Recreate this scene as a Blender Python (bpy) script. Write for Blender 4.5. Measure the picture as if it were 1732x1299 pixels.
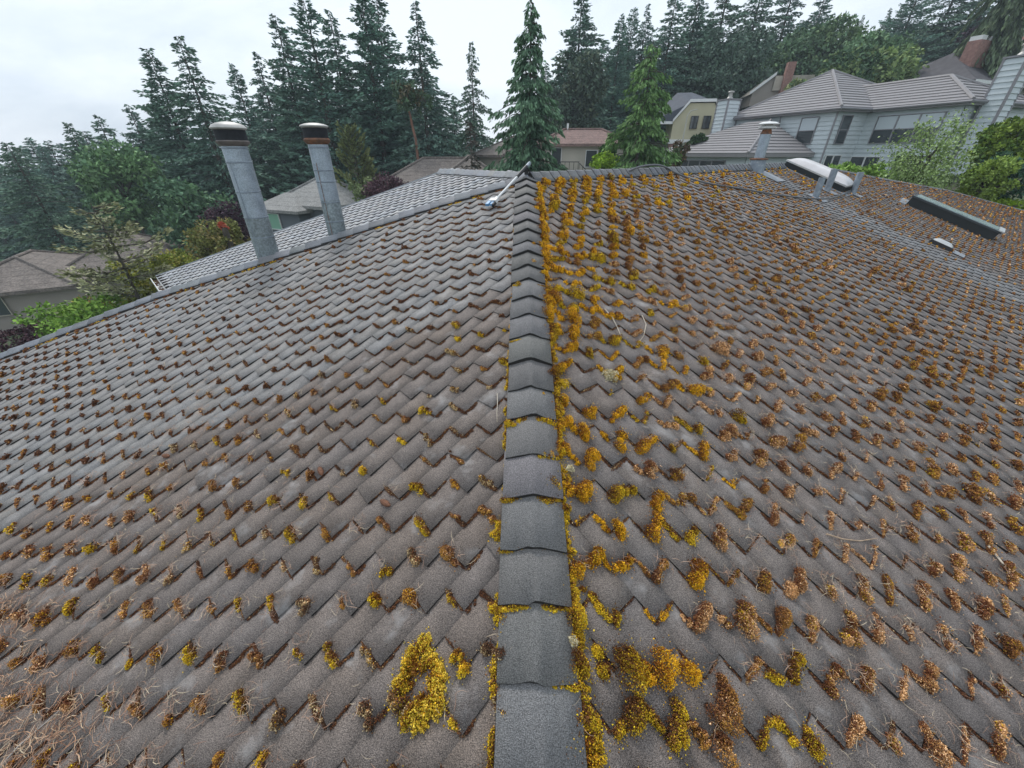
import bpy, math, random
import numpy as np
from mathutils import Vector, Matrix
rad = math.radians
SC = bpy.context.scene
COL = SC.collection
for o in list(bpy.data.objects): bpy.data.objects.remove(o)

# ------------------------------------------------------------ camera
TH = rad(30.8)                      # pitch below the horizon; eye at the origin
FPX = 652.0                         # focal length for a 1732 px wide picture
cam_d = bpy.data.cameras.new('camera'); cam = bpy.data.objects.new('camera', cam_d); COL.objects.link(cam)
cam_d.sensor_width = 36.0; cam_d.lens = 36.0*FPX/1732.0
cam_d.clip_start = 0.05; cam_d.clip_end = 3000
cam.location = (0, 0, 0); cam.rotation_euler = (rad(90)-TH, 0, 0)
SC.camera = cam
SC.render.resolution_x = 1024; SC.render.resolution_y = 768

# ------------------------------------------------------------ world, sun, exposure
SUN_EL, SUN_AZ = rad(52), rad(-25)
W = bpy.data.worlds.new('World'); SC.world = W; W.use_nodes = True
nt = W.node_tree; nt.nodes.clear()
wo = nt.nodes.new('ShaderNodeOutputWorld'); bg = nt.nodes.new('ShaderNodeBackground')
sky = nt.nodes.new('ShaderNodeTexSky'); sky.sky_type = 'NISHITA'; sky.sun_disc = False
sky.sun_elevation = SUN_EL; sky.sun_rotation = SUN_AZ; sky.dust_density = 2.0
tc = nt.nodes.new('ShaderNodeTexCoord'); mp = nt.nodes.new('ShaderNodeMapping'); mp.inputs['Scale'].default_value = (1.0, 1.0, 2.6)
nz = nt.nodes.new('ShaderNodeTexNoise'); nz.inputs['Scale'].default_value = 1.7; nz.inputs['Detail'].default_value = 6; nz.inputs['Roughness'].default_value = .55
nz.inputs['Distortion'].default_value = .35
rp = nt.nodes.new('ShaderNodeValToRGB')
rp.color_ramp.elements[0].position = .36; rp.color_ramp.elements[0].color = (4.3, 5.1, 6.15, 1)
rp.color_ramp.elements[1].position = .60; rp.color_ramp.elements[1].color = (7.0, 7.6, 8.25, 1)
mx = nt.nodes.new('ShaderNodeMix'); mx.data_type = 'RGBA'; mx.inputs['Factor'].default_value = .88
L = nt.links.new
L(tc.outputs['Generated'], mp.inputs['Vector']); L(mp.outputs['Vector'], nz.inputs['Vector']); L(nz.outputs['Fac'], rp.inputs['Fac'])
L(sky.outputs['Color'], mx.inputs['A']); L(rp.outputs['Color'], mx.inputs['B']); L(mx.outputs['Result'], bg.inputs['Color'])
bg.inputs['Strength'].default_value = .1
L(bg.outputs['Background'], wo.inputs['Surface'])
sd = bpy.data.lights.new('sun', 'SUN'); sd.energy = 1.5; sd.angle = rad(14); sd.color = (1, .97, .93)
sun = bpy.data.objects.new('sun', sd); COL.objects.link(sun)
sdir = Vector((math.sin(SUN_AZ)*math.cos(SUN_EL), math.cos(SUN_AZ)*math.cos(SUN_EL), math.sin(SUN_EL)))
sun.rotation_euler = sdir.to_track_quat('Z', 'Y').to_euler(); sun.location = (0, 0, 30)
SC.view_settings.view_transform = 'Standard'; SC.view_settings.look = 'None'
SC.view_settings.exposure = 0.58; SC.view_settings.gamma = 1.0

# ------------------------------------------------------------ helpers
rng = np.random.default_rng(7)
R_ = random.Random(5)
def A(*v): return np.array(v, float)
def ray(px, py):
    x = (px-866)/FPX; y = (649.5-py)/FPX
    return A(x, math.cos(TH)+y*math.sin(TH), -math.sin(TH)+y*math.cos(TH))
def at(px, py, Y):
    r = ray(px, py); return r*(Y/r[1])
def nrmz(v): v = np.asarray(v, float); return v/np.linalg.norm(v)

def mat(name, color=(.5, .5, .5), rough=.7, noise=0.0, scale=5.0, metal=0.0, attr=False, speck=0.0, speck_scale=300,
        bump=0.0, bump_scale=50, spec=.5, blotch=None, trans=0.0, wet=False, wave=None):
    m = bpy.data.materials.new(name); m.use_nodes = True
    t = m.node_tree; b = t.nodes['Principled BSDF']; k = t.links.new
    b.inputs['Roughness'].default_value = rough; b.inputs['Metallic'].default_value = metal
    b.inputs['Specular IOR Level'].default_value = spec
    if trans: b.inputs['Transmission Weight'].default_value = trans
    co = t.nodes.new('ShaderNodeTexCoord').outputs['Object']
    if attr:
        an = t.nodes.new('ShaderNodeAttribute'); an.attribute_name = 'col'; cur = an.outputs['Color']
        if wet:
            mr = t.nodes.new('ShaderNodeMapRange'); mr.inputs['To Min'].default_value = rough; mr.inputs['To Max'].default_value = .3
            k(an.outputs['Alpha'], mr.inputs['Value']); k(mr.outputs['Result'], b.inputs['Roughness'])
    else:
        cn = t.nodes.new('ShaderNodeRGB'); cn.outputs[0].default_value = (*color, 1); cur = cn.outputs[0]
    def modulate(cur, sc, lo, hi, detail=3, pos=(.3, .7)):
        n = t.nodes.new('ShaderNodeTexNoise'); n.inputs['Scale'].default_value = sc; n.inputs['Detail'].default_value = detail
        k(co, n.inputs['Vector'])
        mr = t.nodes.new('ShaderNodeMapRange'); mr.inputs['From Min'].default_value = pos[0]; mr.inputs['From Max'].default_value = pos[1]
        mr.inputs['To Min'].default_value = lo; mr.inputs['To Max'].default_value = hi
        k(n.outputs['Fac'], mr.inputs['Value'])
        vm = t.nodes.new('ShaderNodeVectorMath'); vm.operation = 'SCALE'
        k(cur, vm.inputs[0]); k(mr.outputs['Result'], vm.inputs['Scale']); return vm.outputs[0]
    if noise: cur = modulate(cur, scale, 1-noise, 1+noise, 5)
    if speck: cur = modulate(cur, speck_scale, 1-speck, 1+speck*1.25, 2, (.34, .66))
    if blotch:
        bc, bs, b0, b1, amt = blotch
        n = t.nodes.new('ShaderNodeTexNoise'); n.inputs['Scale'].default_value = bs; n.inputs['Detail'].default_value = 5; n.inputs['Roughness'].default_value = .6
        k(co, n.inputs['Vector'])
        mr = t.nodes.new('ShaderNodeMapRange'); mr.inputs['From Min'].default_value = b0; mr.inputs['From Max'].default_value = b1
        mr.inputs['To Max'].default_value = amt; k(n.outputs['Fac'], mr.inputs['Value'])
        mm = t.nodes.new('ShaderNodeMix'); mm.data_type = 'RGBA'; k(mr.outputs['Result'], mm.inputs['Factor'])
        k(cur, mm.inputs['A']); mm.inputs['B'].default_value = (*bc, 1); cur = mm.outputs['Result']
    k(cur, b.inputs['Base Color'])
    if bump:
        n = t.nodes.new('ShaderNodeTexNoise'); n.inputs['Scale'].default_value = bump_scale; n.inputs['Detail'].default_value = 4
        k(co, n.inputs['Vector']); bn = t.nodes.new('ShaderNodeBump'); bn.inputs['Strength'].default_value = bump; bn.inputs['Distance'].default_value = .01
        k(n.outputs['Fac'], bn.inputs['Height']); k(bn.outputs['Normal'], b.inputs['Normal'])
    return m

def link(o, parent=None):
    COL.objects.link(o)
    if parent is not None: o.parent = parent
    return o
def tag(o, label=None, cat=None, group=None, kind=None):
    for k_, v_ in (('label', label), ('category', cat), ('group', group), ('kind', kind)):
        if v_: o[k_] = v_
    return o
def empty(name, loc=(0, 0, 0), rz=0, **kw):
    o = bpy.data.objects.new(name, None); o.empty_display_size = .3
    o.location = loc; o.rotation_euler = (0, 0, rz); link(o); return tag(o, **kw)

def raw_mesh(name, V, tris=None, quads=None, mats=(), col=None, mi=None, smooth=False):
    """V (n,3); faces as arrays; col per face (tris first, then quads)"""
    me = bpy.data.meshes.new(name)
    V = np.asarray(V, np.float32)
    nt_ = 0 if tris is None else len(tris); nq = 0 if quads is None else len(quads)
    parts = []
    if nt_: parts.append(np.asarray(tris, np.int32).ravel())
    if nq: parts.append(np.asarray(quads, np.int32).ravel())
    loops = np.concatenate(parts)
    sizes = np.concatenate([np.full(nt_, 3, np.int32), np.full(nq, 4, np.int32)])
    starts = np.concatenate([[0], np.cumsum(sizes)[:-1]]).astype(np.int32)
    me.vertices.add(len(V)); me.vertices.foreach_set('co', V.ravel())
    me.loops.add(len(loops)); me.loops.foreach_set('vertex_index', loops)
    me.polygons.add(len(sizes)); me.polygons.foreach_set('loop_start', starts); me.polygons.foreach_set('loop_total', sizes)
    for m in mats: me.materials.append(m)
    if mi is not None: me.polygons.foreach_set('material_index', np.asarray(mi, np.int32))
    if smooth: me.polygons.foreach_set('use_smooth', np.ones(len(sizes), bool))
    me.update(calc_edges=True)
    if col is not None:
        a = me.attributes.new('col', 'FLOAT_COLOR', 'FACE'); c = np.ones((len(sizes), 4), np.float32); col = np.asarray(col); c[:, :col.shape[1]] = col
        a.data.foreach_set('color', c.ravel())
    me.validate()
    return me

class MB:
    """collects shapes, builds one mesh object"""
    def __init__(s): s.V = []; s.F = []; s.n = 0; s.mi = []
    def add(s, vs, fs, mi=0):
        s.V += [tuple(v) for v in vs]; s.F += [tuple(i+s.n for i in f) for f in fs]; s.mi += [mi]*len(fs); s.n += len(vs)
    def box(s, x0, x1, y0, y1, z0, z1, mi=0):
        s.add([(x0, y0, z0), (x1, y0, z0), (x1, y1, z0), (x0, y1, z0), (x0, y0, z1), (x1, y0, z1), (x1, y1, z1), (x0, y1, z1)],
              [(3, 2, 1, 0), (4, 5, 6, 7), (0, 1, 5, 4), (1, 2, 6, 5), (2, 3, 7, 6), (3, 0, 4, 7)], mi)
    def obox(s, o, a, b, c, mi=0):
        """box from corner o with edge vectors a,b,c"""
        o, a, b, c = map(lambda v: np.asarray(v, float), (o, a, b, c))
        s.add([o, o+a, o+a+b, o+b, o+c, o+a+c, o+a+b+c, o+b+c],
              [(3, 2, 1, 0), (4, 5, 6, 7), (0, 1, 5, 4), (1, 2, 6, 5), (2, 3, 7, 6), (3, 0, 4, 7)], mi)
    def tube(s, pts, rs, seg=12, mi=0, caps=True):
        pts = [Vector(p) for p in pts]
        if not hasattr(rs, '__len__'): rs = [rs]*len(pts)
        rings = []
        ref = Vector((0, 0, 1))
        for i, p in enumerate(pts):
            d = (pts[min(i+1, len(pts)-1)]-pts[max(i-1, 0)])
            d = d.normalized() if d.length > 1e-9 else Vector((0, 0, 1))
            r0 = ref if abs(d.dot(ref)) < .95 else Vector((1, 0, 0))
            x = d.cross(r0).normalized(); y = d.cross(x)
            rings.append([p+(x*math.cos(a)+y*math.sin(a))*rs[i] for a in [2*math.pi*j/seg for j in range(seg)]])
        vs = [v for r in rings for v in r]; fs = []
        for i in range(len(pts)-1):
            for j in range(seg):
                fs.append((i*seg+j, i*seg+(j+1) % seg, (i+1)*seg+(j+1) % seg, (i+1)*seg+j))
        if caps: fs += [tuple(range(seg))[::-1], tuple((len(pts)-1)*seg+j for j in range(seg))]
        s.add(vs, fs, mi)
    def lathe(s, prof, base=(0, 0, 0), seg=24, mi=0):
        """prof list of (r,z)"""
        b = Vector(base); vs = []; fs = []
        for r, z in prof:
            for j in range(seg):
                a = 2*math.pi*j/seg; vs.append(b+Vector((r*math.cos(a), r*math.sin(a), z)))
        for i in range(len(prof)-1):
            for j in range(seg):
                fs.append((i*seg+j, i*seg+(j+1) % seg, (i+1)*seg+(j+1) % seg, (i+1)*seg+j))
        s.add(vs, fs, mi)
    def build(s, name, mats, parent=None, smooth=False, label=None):
        me = bpy.data.meshes.new(name); me.from_pydata(s.V, [], s.F)
        if not isinstance(mats, (list, tuple)): mats = [mats]
        for m in mats: me.materials.append(m)
        me.polygons.foreach_set('material_index', np.array(s.mi, np.int32))
        if smooth:
            me.polygons.foreach_set('use_smooth', np.ones(len(s.F), bool))
        me.update()
        o = bpy.data.objects.new(name, me); link(o, parent)
        if smooth:
            try: me.set_sharp_from_angle(angle=rad(38))
            except Exception: pass
        if label: o['label'] = label
        return o

# ------------------------------------------------------------ the roof planes (own house)
APEX = A(.1595, 4.8996, -.2407)                 # where hip and ridges meet
HIP = A(.01808, .96479, .26238)                 # direction up the hip
def plane(az):
    c = A(math.sin(rad(az)), math.cos(rad(az)), 0); n = nrmz(np.cross(HIP, c)); n = n if n[2] > 0 else -n
    d = nrmz(np.cross(c, n)); d = d if d[2] < 0 else -d
    return c, d, n
cL, dL, nL = plane(-45)
cR, dR, nR = plane(49)
class Pl:
    def __init__(s, c, d, n, o): s.c, s.d, s.n, s.o = c, d, n, o
    def p(s, u, v, h=0.0):
        u = np.asarray(u, float)[..., None]; v = np.asarray(v, float)[..., None]; h = np.asarray(h, float)[..., None]
        return s.o+u*s.c+v*s.d+h*s.n
PL = Pl(cL, dL, nL, APEX); PR = Pl(cR, dR, nR, APEX); PM = Pl(cL, dL, nL, APEX-nL*1.0)
kL = -(HIP@cL)/(HIP@dL); kR = -(HIP@cR)/(HIP@dR)     # hip runs at u = -k*v
def hipL(v): return -kL*v
def hipR(v): return -kR*v
LB = (A(-.5, 0, .73, 3.6, 5.4, 6.3), A(-.5, 0, .72, 3.06, 4.08, 4.6))   # left hip u(v)
def topL(v): return np.interp(v, *LB)
RBu = A(-1, 0, 9.8, 12.7, 17.4, 21.3, 26); RBv = A(0, 0, .0, .95, 2.38, 4.59, 7.3)
def topR(u): return np.interp(u, RBu, RBv)
VMAX = 5.9

M_tile = mat('shingle', attr=True, rough=.78, speck=.55, speck_scale=300, noise=.17, scale=11, bump=.9, bump_scale=330, wet=True,
             blotch=((.50, .475, .455), 6.5, .56, .72, .62))
M_cap = mat('cap_shingle', attr=True, rough=.72, speck=.42, speck_scale=280, noise=.07, scale=3, bump=.9, bump_scale=330, wet=True)
M_deck = mat('roof_felt', (.03, .028, .026), .9)
M_moss = mat('moss', attr=True, rough=.85, spec=.2)
M_straw = mat('dry_stems', attr=True, rough=.7, spec=.3)
M_galv = mat('galvanized_steel', (.36, .41, .46), .42, noise=.16, scale=9, metal=.45, speck=.16, speck_scale=90, bump=.12, bump_scale=30,
             blotch=((.12, .13, .13), 5.5, .58, .72, .7))
M_galv2 = mat('dull_zinc', (.27, .31, .35), .55, noise=.2, scale=14, metal=.35, blotch=((.6, .62, .62), 18, .6, .7, .5))
M_rust = mat('rusty_steel', (.16, .09, .06), .8, noise=.3, scale=20, blotch=((.32, .12, .05), 12, .48, .62, .8))
M_soot = mat('sooty_mesh', (.018, .02, .024), .8, noise=.3, scale=30)
M_lid = mat('weathered_lid', (.42, .41, .38), .5, noise=.15, scale=12, metal=.2)
M_black = mat('black_plastic', (.015, .015, .016), .45)
M_lead = mat('lead_flashing', (.25, .27, .29), .55, noise=.15, scale=10)
M_white = mat('white_paint', (.72, .72, .70), .5, noise=.06, scale=8)
M_alu = mat('aluminium', (.62, .62, .6), .35, metal=.6)
M_blue = mat('blue_plastic', (.10, .28, .50), .4)

house = empty('house', (0, 0, 0), label='house in the foreground seen from its mossy grey shingle hip roof', cat='house')

def tiles(P, inside, u0, u1, v0, v1, w, e, t, colf, clampf=None, seed=1, mat_=M_tile, name='roof_slope'):
    """brick-staggered slates: columns w wide, every piece 2e long, neighbours shifted by e"""
    g = np.random.default_rng(seed)
    ks = np.arange(int(u0/w)-1, int(u1/w)+2); ns = np.arange(int(v0/(2*e))-1, int(v1/(2*e))+2)
    K, N = np.meshgrid(ks, ns, indexing='ij'); K = K.ravel(); N = N.ravel()
    coln = g.normal(0, .010, 4000)
    uL = K*w+coln[K % 4000]*1.0; uR = (K+1)*w+coln[(K+1) % 4000]*1.0
    vb = N*2*e+(K % 2)*e+g.normal(0, .0065, len(K))
    vt = vb-2*e-.03
    keep = inside((uL+uR)/2, vb, uL, uR)
    uL, uR, vb, vt, K = uL[keep], uR[keep], vb[keep], vt[keep], K[keep]
    n = len(uL); sk = g.normal(0, .004, n); tt = t*g.uniform(.9, 1.12, n); vm = vb-e
    # corners: 0 hip-side butt, 1 far butt, 2 far middle, 3 far top, 4 hip-side top, 5 hip-side middle
    us = np.stack([uL, uR, uR, uR, uL, uL], 1); vs = np.stack([vb-sk, vb+sk, vm, vt, vt, vm], 1)
    if clampf is not None: us, vs = clampf(us, vs)
    hs = np.stack([tt, tt*.52, tt*.03, tt*0, tt*0, tt*.5], 1)+.0005
    full = (np.abs(us[:, 0]-uL) < 1e-6) & (np.abs(us[:, 1]-uR) < 1e-6)
    hs = np.where(full[:, None], hs, np.minimum(hs, tt[:, None]*.5))
    top = P.p(us, vs, hs); bot = P.p(us, vs, hs*0-.004)
    V = np.concatenate([top, bot], 1).reshape(-1, 3); b = (np.arange(n)*12)[:, None]
    q = np.concatenate([b+np.array([[0, 1, 2, 5]]), b+np.array([[5, 2, 3, 4]]), b+np.array([[6, 7, 1, 0]]), b+np.array([[11, 6, 0, 5]]), b+np.array([[10, 11, 5, 4]]), b+np.array([[7, 8, 2, 1]])], 0)
    ctop = colf(us.mean(1), vs.mean(1), g); dark = np.tile(A(.020, .016, .013, 0), (n, 1))
    v1_ = top[:, 1]-top[:, 0]; v2_ = top[:, 5]-top[:, 0]
    if np.einsum('ij,j->i', np.cross(v1_, v2_), P.n).mean() < 0: q = q[:, ::-1]
    me = raw_mesh(name, V, quads=q, mats=[mat_], col=np.concatenate([ctop, ctop, dark, dark, ctop, ctop]))
    return me, dict(uL=uL, uR=uR, vb=vb, t=tt, n=n)

def shingle_color(u, v, g, base, warm=.06, var=.13):
    n = len(u)
    k_ = g.uniform(1-var, 1+var, n)[:, None]
    tone = g.normal(0, warm, n)[:, None]
    c = np.asarray(base)[None, :]*k_*np.concatenate([1+tone, 1+tone*.1, 1-tone], 1)
    return c
def smooth01(x): x = np.clip(x, 0, 1); return x*x*(3-2*x)
def fbm(u, v, s, seed=0):
    g = np.random.default_rng(seed); r = 0
    for i in range(6):
        a = g.uniform(0, 6.28); f = s*g.uniform(.6, 1.9); r = r+np.sin((u*np.cos(a)+v*np.sin(a))*f+g.uniform(0, 6.28))
    return r/6

def colL(u, v, g):
    c = shingle_color(u, v, g, (.205, .169, .146), .02, .04)*(1+.10*fbm(u, v, 2.5, 21))[:, None]
    z = smooth01((u-(-.75+.42*(v-3.2))+.06*fbm(u, v, 9, 3))/.10)          # washed zone below the flues
    c = c*(1-z[:, None])+z[:, None]*shingle_color(u, v, g, (.275, .258, .242), .02, .05)
    top = smooth01((2.6-v)/1.8)*(1-z)
    c = c*(1+.12*top[:, None])
    wet = np.clip(.12+.55*z+.15*fbm(u, v, 3, 8)+.25*top, 0, 1)
    return np.concatenate([c, wet[:, None]], 1)
def band(u, v, c0, w_): return np.exp(-((u-c0)/w_)**2)
def colR(u, v, g):
    c = shingle_color(u, v, g, (.205, .172, .152), .02, .035)*(1+.12*fbm(u, v, 2.5, 22))[:, None]
    cool = smooth01((fbm(u, v, 2.2, 5)+.2)*1.6); c = c*(1-.35*cool[:, None])+.35*cool[:, None]*shingle_color(u, v, g, (.185, .172, .160), .02, .035)
    bnd = np.maximum(band(u, v, 6.35, .42), .8*band(u, v, 5.85, .3)*(v > 1.2))
    c = c*(1-.7*bnd[:, None])+.7*bnd[:, None]*shingle_color(u, v, g, (.26, .265, .27), .02, .08)
    wetpatch = smooth01((1.9-v)/1.0)*smooth01((u-1.6)/1.4)*smooth01((6.3-u)/1.2)
    wet = np.clip(.10+.75*wetpatch*(g.random(len(u)) < .75)+.5*bnd+.2*fbm(u, v, 3, 9), 0, 1)
    return np.concatenate([c, wet[:, None]], 1)
def colM(u, v, g):
    c = shingle_color(u, v, g, (.44, .44, .44), .02, .12)  # pale base: grazing sky sheen painted into the shingle colour
    return np.concatenate([c, np.full((len(u), 1), .65)], 1)

WT, ET = .122, .105
def inL(uc, vb, uL, uR): return (vb > .05) & (vb-.2 < VMAX) & (uR > hipL(vb)) & (uL < topL(vb)+.02) & (uc < 6)
def clL(us, vs):
    us = np.minimum(np.maximum(us, hipL(vs)), topL(vs)); return us, vs
def inR(uc, vb, uL, uR): return (vb > topR(uc)+.03) & (vb-.2 < VMAX) & (uR > hipR(vb)) & (uc < 24)
def clR(us, vs):
    vs = np.maximum(vs, topR(us)); us = np.maximum(us, hipR(vs)); return us, vs
def inM(uc, vb, uL, uR): return (vb > -2.3) & (vb < 3.72) & (uc < 5.08+(vb+2.3)*.66) & (uc > np.maximum(topL(np.maximum(vb, 0))-.6, 1.0))
def clM(us, vs):
    return np.minimum(us, 5.1+(vs+2.3)*.66), np.minimum(vs, 3.66)
meL, infL = tiles(PL, inL, -6, 6, 0, VMAX, WT, ET, .0105, colL, clL, 11)
oL = link(bpy.data.objects.new('roof_slope', meL), house); oL['label'] = 'left roof slope, browner shingles with sparse moss'
meR, infR = tiles(PR, inR, -6, 24, 0, VMAX, WT, ET, .0115, colR, clR, 12)
oR = link(bpy.data.objects.new('roof_slope', meR), house); oR['label'] = 'right roof slope, shingles dotted with moss in every row'
meM, infM = tiles(PM, inM, 0, 10, -2.4, 3.7, WT, ET, .018, colM, clM, 13)
oM = link(bpy.data.objects.new('roof_slope', meM), house); oM['label'] = 'pale lower roof slope behind the two flues, sky sheen painted into its shingles'

# deck below the shingles, the hidden slope behind the left hip, and the walls
dk = MB()
def poly(P, pts, h=-.006): return [P.p(u, v, h) for u, v in pts]
vb_ = VMAX+.0
dk.add(poly(PL, [(0, 0), (hipL(vb_), vb_), (topL(vb_), vb_), (4.08, 5.4), (3.06, 3.6), (.72, .73)]), [(0, 1, 2, 3, 4, 5)])
dk.add(poly(PR, [(0, 0), (9.8, 0), (12.7, .95), (17.4, 2.38), (21.3, 4.59), (23.6, vb_), (hipR(vb_), vb_)]), [(0, 1, 2, 3, 4, 5, 6)])
dk.add(poly(PM, [(1.0, -2.3), (5.08, -2.3), (9.0, 3.64), (2.4, 3.64)]), [(0, 1, 2, 3)])
# slope descending away behind left hip
away = nrmz(A(-math.sin(rad(45)), math.cos(rad(45)), 0))*1.0
dn = away*1.5+A(0, 0, -.72)
ed = [PL.p(a_, b_, -.004) for b_, a_ in zip(LB[0][1:], LB[1][1:])]
dk.add(ed+[e_+dn for e_ in ed], [(i, i+1, i+6, i+5) for i in range(4)])
# back of the right ridge and far end of the roof
awR = nrmz(np.cross(cR, A(0, 0, 1))); awR = awR if awR[1] > 0 else -awR
tr = [PR.p(u_, float(topR(u_)), -.004) for u_ in (0, 9.8, 12.7, 17.4, 21.3, 23.6)]
dnR = awR*3.5+A(0, 0, -1.4)
dk.add(tr+[q_+dnR for q_ in tr], [(i, i+1, i+7, i+6) for i in range(5)])
mt = [PM.p(1.0, -2.3, -.004), PM.p(5.08, -2.3, -.004), PM.p(9.0, 3.64, -.004)]
dnM = nrmz(A(-1, 1, 0))*2.0+A(0, 0, -1.1); dnM2 = nrmz(awR)*1.5+A(0, 0, -.5)
dk.add(mt[:2]+[q_+A(1, 1, -.5) for q_ in mt[:2]], [(0, 1, 3, 2)])
dk.add(mt[1:]+[q_+dnM for q_ in mt[1:]], [(0, 1, 3, 2)])
dk.build('roof_deck', M_deck, house)
wl = MB()
M_wall0 = mat('own_siding', (.36, .34, .31), .7, noise=.05)
def wall_prism(mb, pts, z0, inset=0):
    n_ = len(pts)
    mb.add([tuple(p) for p in pts]+[(p[0], p[1], z0) for p in pts], [(i, (i+1) % n_, n_+(i+1) % n_, n_+i) for i in range(n_)])
eL = [PL.p(topL(vb_)-.3, vb_-.4, -.15), PL.p(hipL(vb_)+.2, vb_-.4, -.15)]
eR = [PR.p(hipR(vb_)+.2, vb_-.4, -.15), PR.p(22.5, vb_-.4, -.15)]
back = [PR.p(17, 3.0, -.4), PR.p(9, 1.2, -.6), PL.p(.6, 1.2, -.5), PL.p(3.2, 4.6, -.5)]
wall_prism(wl, [eL[0], eL[1], eR[0], eR[1]]+back, -8.0)
wall_prism(wl, [PM.p(8.3, 3.2, -.15), PM.p(3.4, 3.2, -.15), PM.p(2.0, -1.2, -.3), PM.p(4.9, -1.6, -.2)], -8.0)
wl.build('wall', M_wall0, house)

# ------------------------------------------------------------ cap shingles along hips and ridges
def caps(name, P0, P1, sA, sB, wd, step, label, base=(.225, .214, .202), t=.02, skip0=0.0, arch=.012, seed=3, wet=.25, raise_=.013):
    """butt edges face P0 (the low end). sA, sB unit vectors down both flanks"""
    g = np.random.default_rng(seed)
    P0, P1 = map(np.asarray, (P0, P1)); D = P1-P0; Ln = np.linalg.norm(D); D = D/Ln
    up = nrmz(-(sA+sB)) if np.linalg.norm(sA+sB) > 1e-3 else A(0, 0, 1)
    V = []; Q = []; C = []
    n_ = int(Ln/step)+1; s_ = skip0; i = 0
    prof = [(-1, -.0), (-.55, .35), (-.18, .85), (0, 1.0), (.18, .85), (.55, .35), (1, 0)]
    while s_ < Ln:
        st = step*g.uniform(.9, 1.1); a = s_; b = min(s_+st+.05, Ln+.03)
        w_ = wd*g.uniform(.97, 1.04); sh = g.normal(0, .004); tl = t*g.uniform(.8, 1.25); cc = np.asarray(base)*g.uniform(.86, 1.14)*A(1+g.normal(0, .02), 1, 1+g.normal(0, .03))
        base_i = len(V)
        for (s1, lift) in ((a, tl), (b, .004)):
            for j, (x, hh) in enumerate(prof):
                side = sA if x < 0 else sB
                wob = .004*math.sin(j*1.7+i*2.1)*(1 if s1 == a else 0)
                skew = g.normal(0, .0025) if s1 == a else 0
                p = P0+D*(s1+skew)+side*abs(x)*w_+up*(arch*hh+raise_+lift*(.75+.25*hh)+wob*.6)
                V.append(p+side*(sh if x < 0 else -sh)*.5)
        m_ = len(prof)
        # underside of the butt
        for j, (x, hh) in enumerate(prof):
            side = sA if x < 0 else sB
            V.append(P0+D*a+side*abs(x)*w_*.995+up*(arch*hh-.01))
        # underside sides (far end)
        V.append(P0+D*b+sA*w_*.99-up*.01); V.append(P0+D*b+sB*w_*.99-up*.01)
        for j in range(m_-1):
            Q.append((base_i+j, base_i+j+1, base_i+m_+j+1, base_i+m_+j)); C.append((*cc, wet*g.uniform(.5, 1.5)))
        for j in range(m_-1):
            Q.append((base_i+2*m_+j, base_i+2*m_+j+1, base_i+j+1, base_i+j)); C.append((.02, .018, .016, 0))
        Q.append((base_i+2*m_, base_i, base_i+m_, base_i+3*m_)); C.append((.03, .027, .025, 0))
        Q.append((base_i+m_-1, base_i+3*m_-1, base_i+3*m_+1, base_i+2*m_-1)); C.append((.03, .027, .025, 0))
        s_ += st; i += 1
    me = raw_mesh(name, np.array(V), quads=np.array(Q), mats=[M_cap], col=np.array(C))
    o = link(bpy.data.objects.new(name, me), house); o['label'] = label
    return o
def flank(P, D, toward):
    s_ = np.cross(P.n, D); s_ = nrmz(s_); return s_ if s_@toward > 0 else -s_
h0 = APEX-HIP*6.2
sLf = flank(PL, HIP, -cR*0+A(-1, 0, 0)); sRf = flank(PR, HIP, A(1, 0, 0))
caps('hip_cap', h0, APEX+HIP*.02, sLf, sRf, .129, .208, 'wide grey overlapping cap shingles running up the middle hip', seed=4, t=.026, skip0=.045)
# ridge to the right: its far flank falls away behind
farR = nrmz(awR*.94+A(0, 0, -.34)); nearR = dR
caps('ridge_cap', APEX+cR*.05, PR.p(10.0, 0, .0), farR, nearR, .125, .15, 'ridge cap shingles running right from the hip top', base=(.17, .18, .19), seed=5, arch=.05, t=.014, wet=.5)
endp = [PR.p(10.0, 0, 0), PR.p(12.7, .95, 0), PR.p(17.4, 2.38, 0), PR.p(21.3, 4.59, 0), PR.p(23.6, 5.9, 0)]
for i_ in range(4):
    a_, b_ = endp[i_+1], endp[i_]; Dd = nrmz(b_-a_)
    caps('hip_cap', a_, b_, nrmz(np.cross(Dd, A(0, 0, 1))*(1 if np.cross(Dd, A(0, 0, 1))[1] > 0 else -1)*.94+A(0, 0, -.35)), flank(PR, Dd, A(0, -1, 0)), .12, .16,
         'cap shingles on the far right edge of the roof', base=(.13, .13, .13), seed=20+i_, arch=.008, t=.012)
# left hip
lbp = [PL.p(LB[1][i], LB[0][i]) for i in range(1, 6)]
for i_ in range(4):
    a_, b_ = lbp[i_+1], lbp[i_]; Dd = nrmz(b_-a_)
    farL = nrmz(away*.92+A(0, 0, -.34)); farL = nrmz(farL-Dd*(farL@Dd))
    caps('hip_cap', a_, b_, farL, flank(PL, Dd, A(0, -1, 0)), .12, .2, 'pale cap shingles along the left hip in front of the flues',
         base=(.2, .21, .225), seed=30+i_, arch=.02, t=.018, wet=.5)
# ridge of the lower slope behind
caps('ridge_cap', PM.p(5.1, -2.3), PM.p(1.2, -2.3), nrmz(A(.66, .66, -.35)), dL, .13, .16, 'ridge cap of the pale slope left of the hip top', base=(.2, .215, .235), seed=40, arch=.05, t=.022, wet=.6)
eg = MB(); a_, b_ = PM.p(5.12, -2.32, 0), PM.p(9.02, 3.66, 0); eg.tube([a_, b_], .02, 6)
eg.build('rake_edge', M_lead, house)
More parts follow.
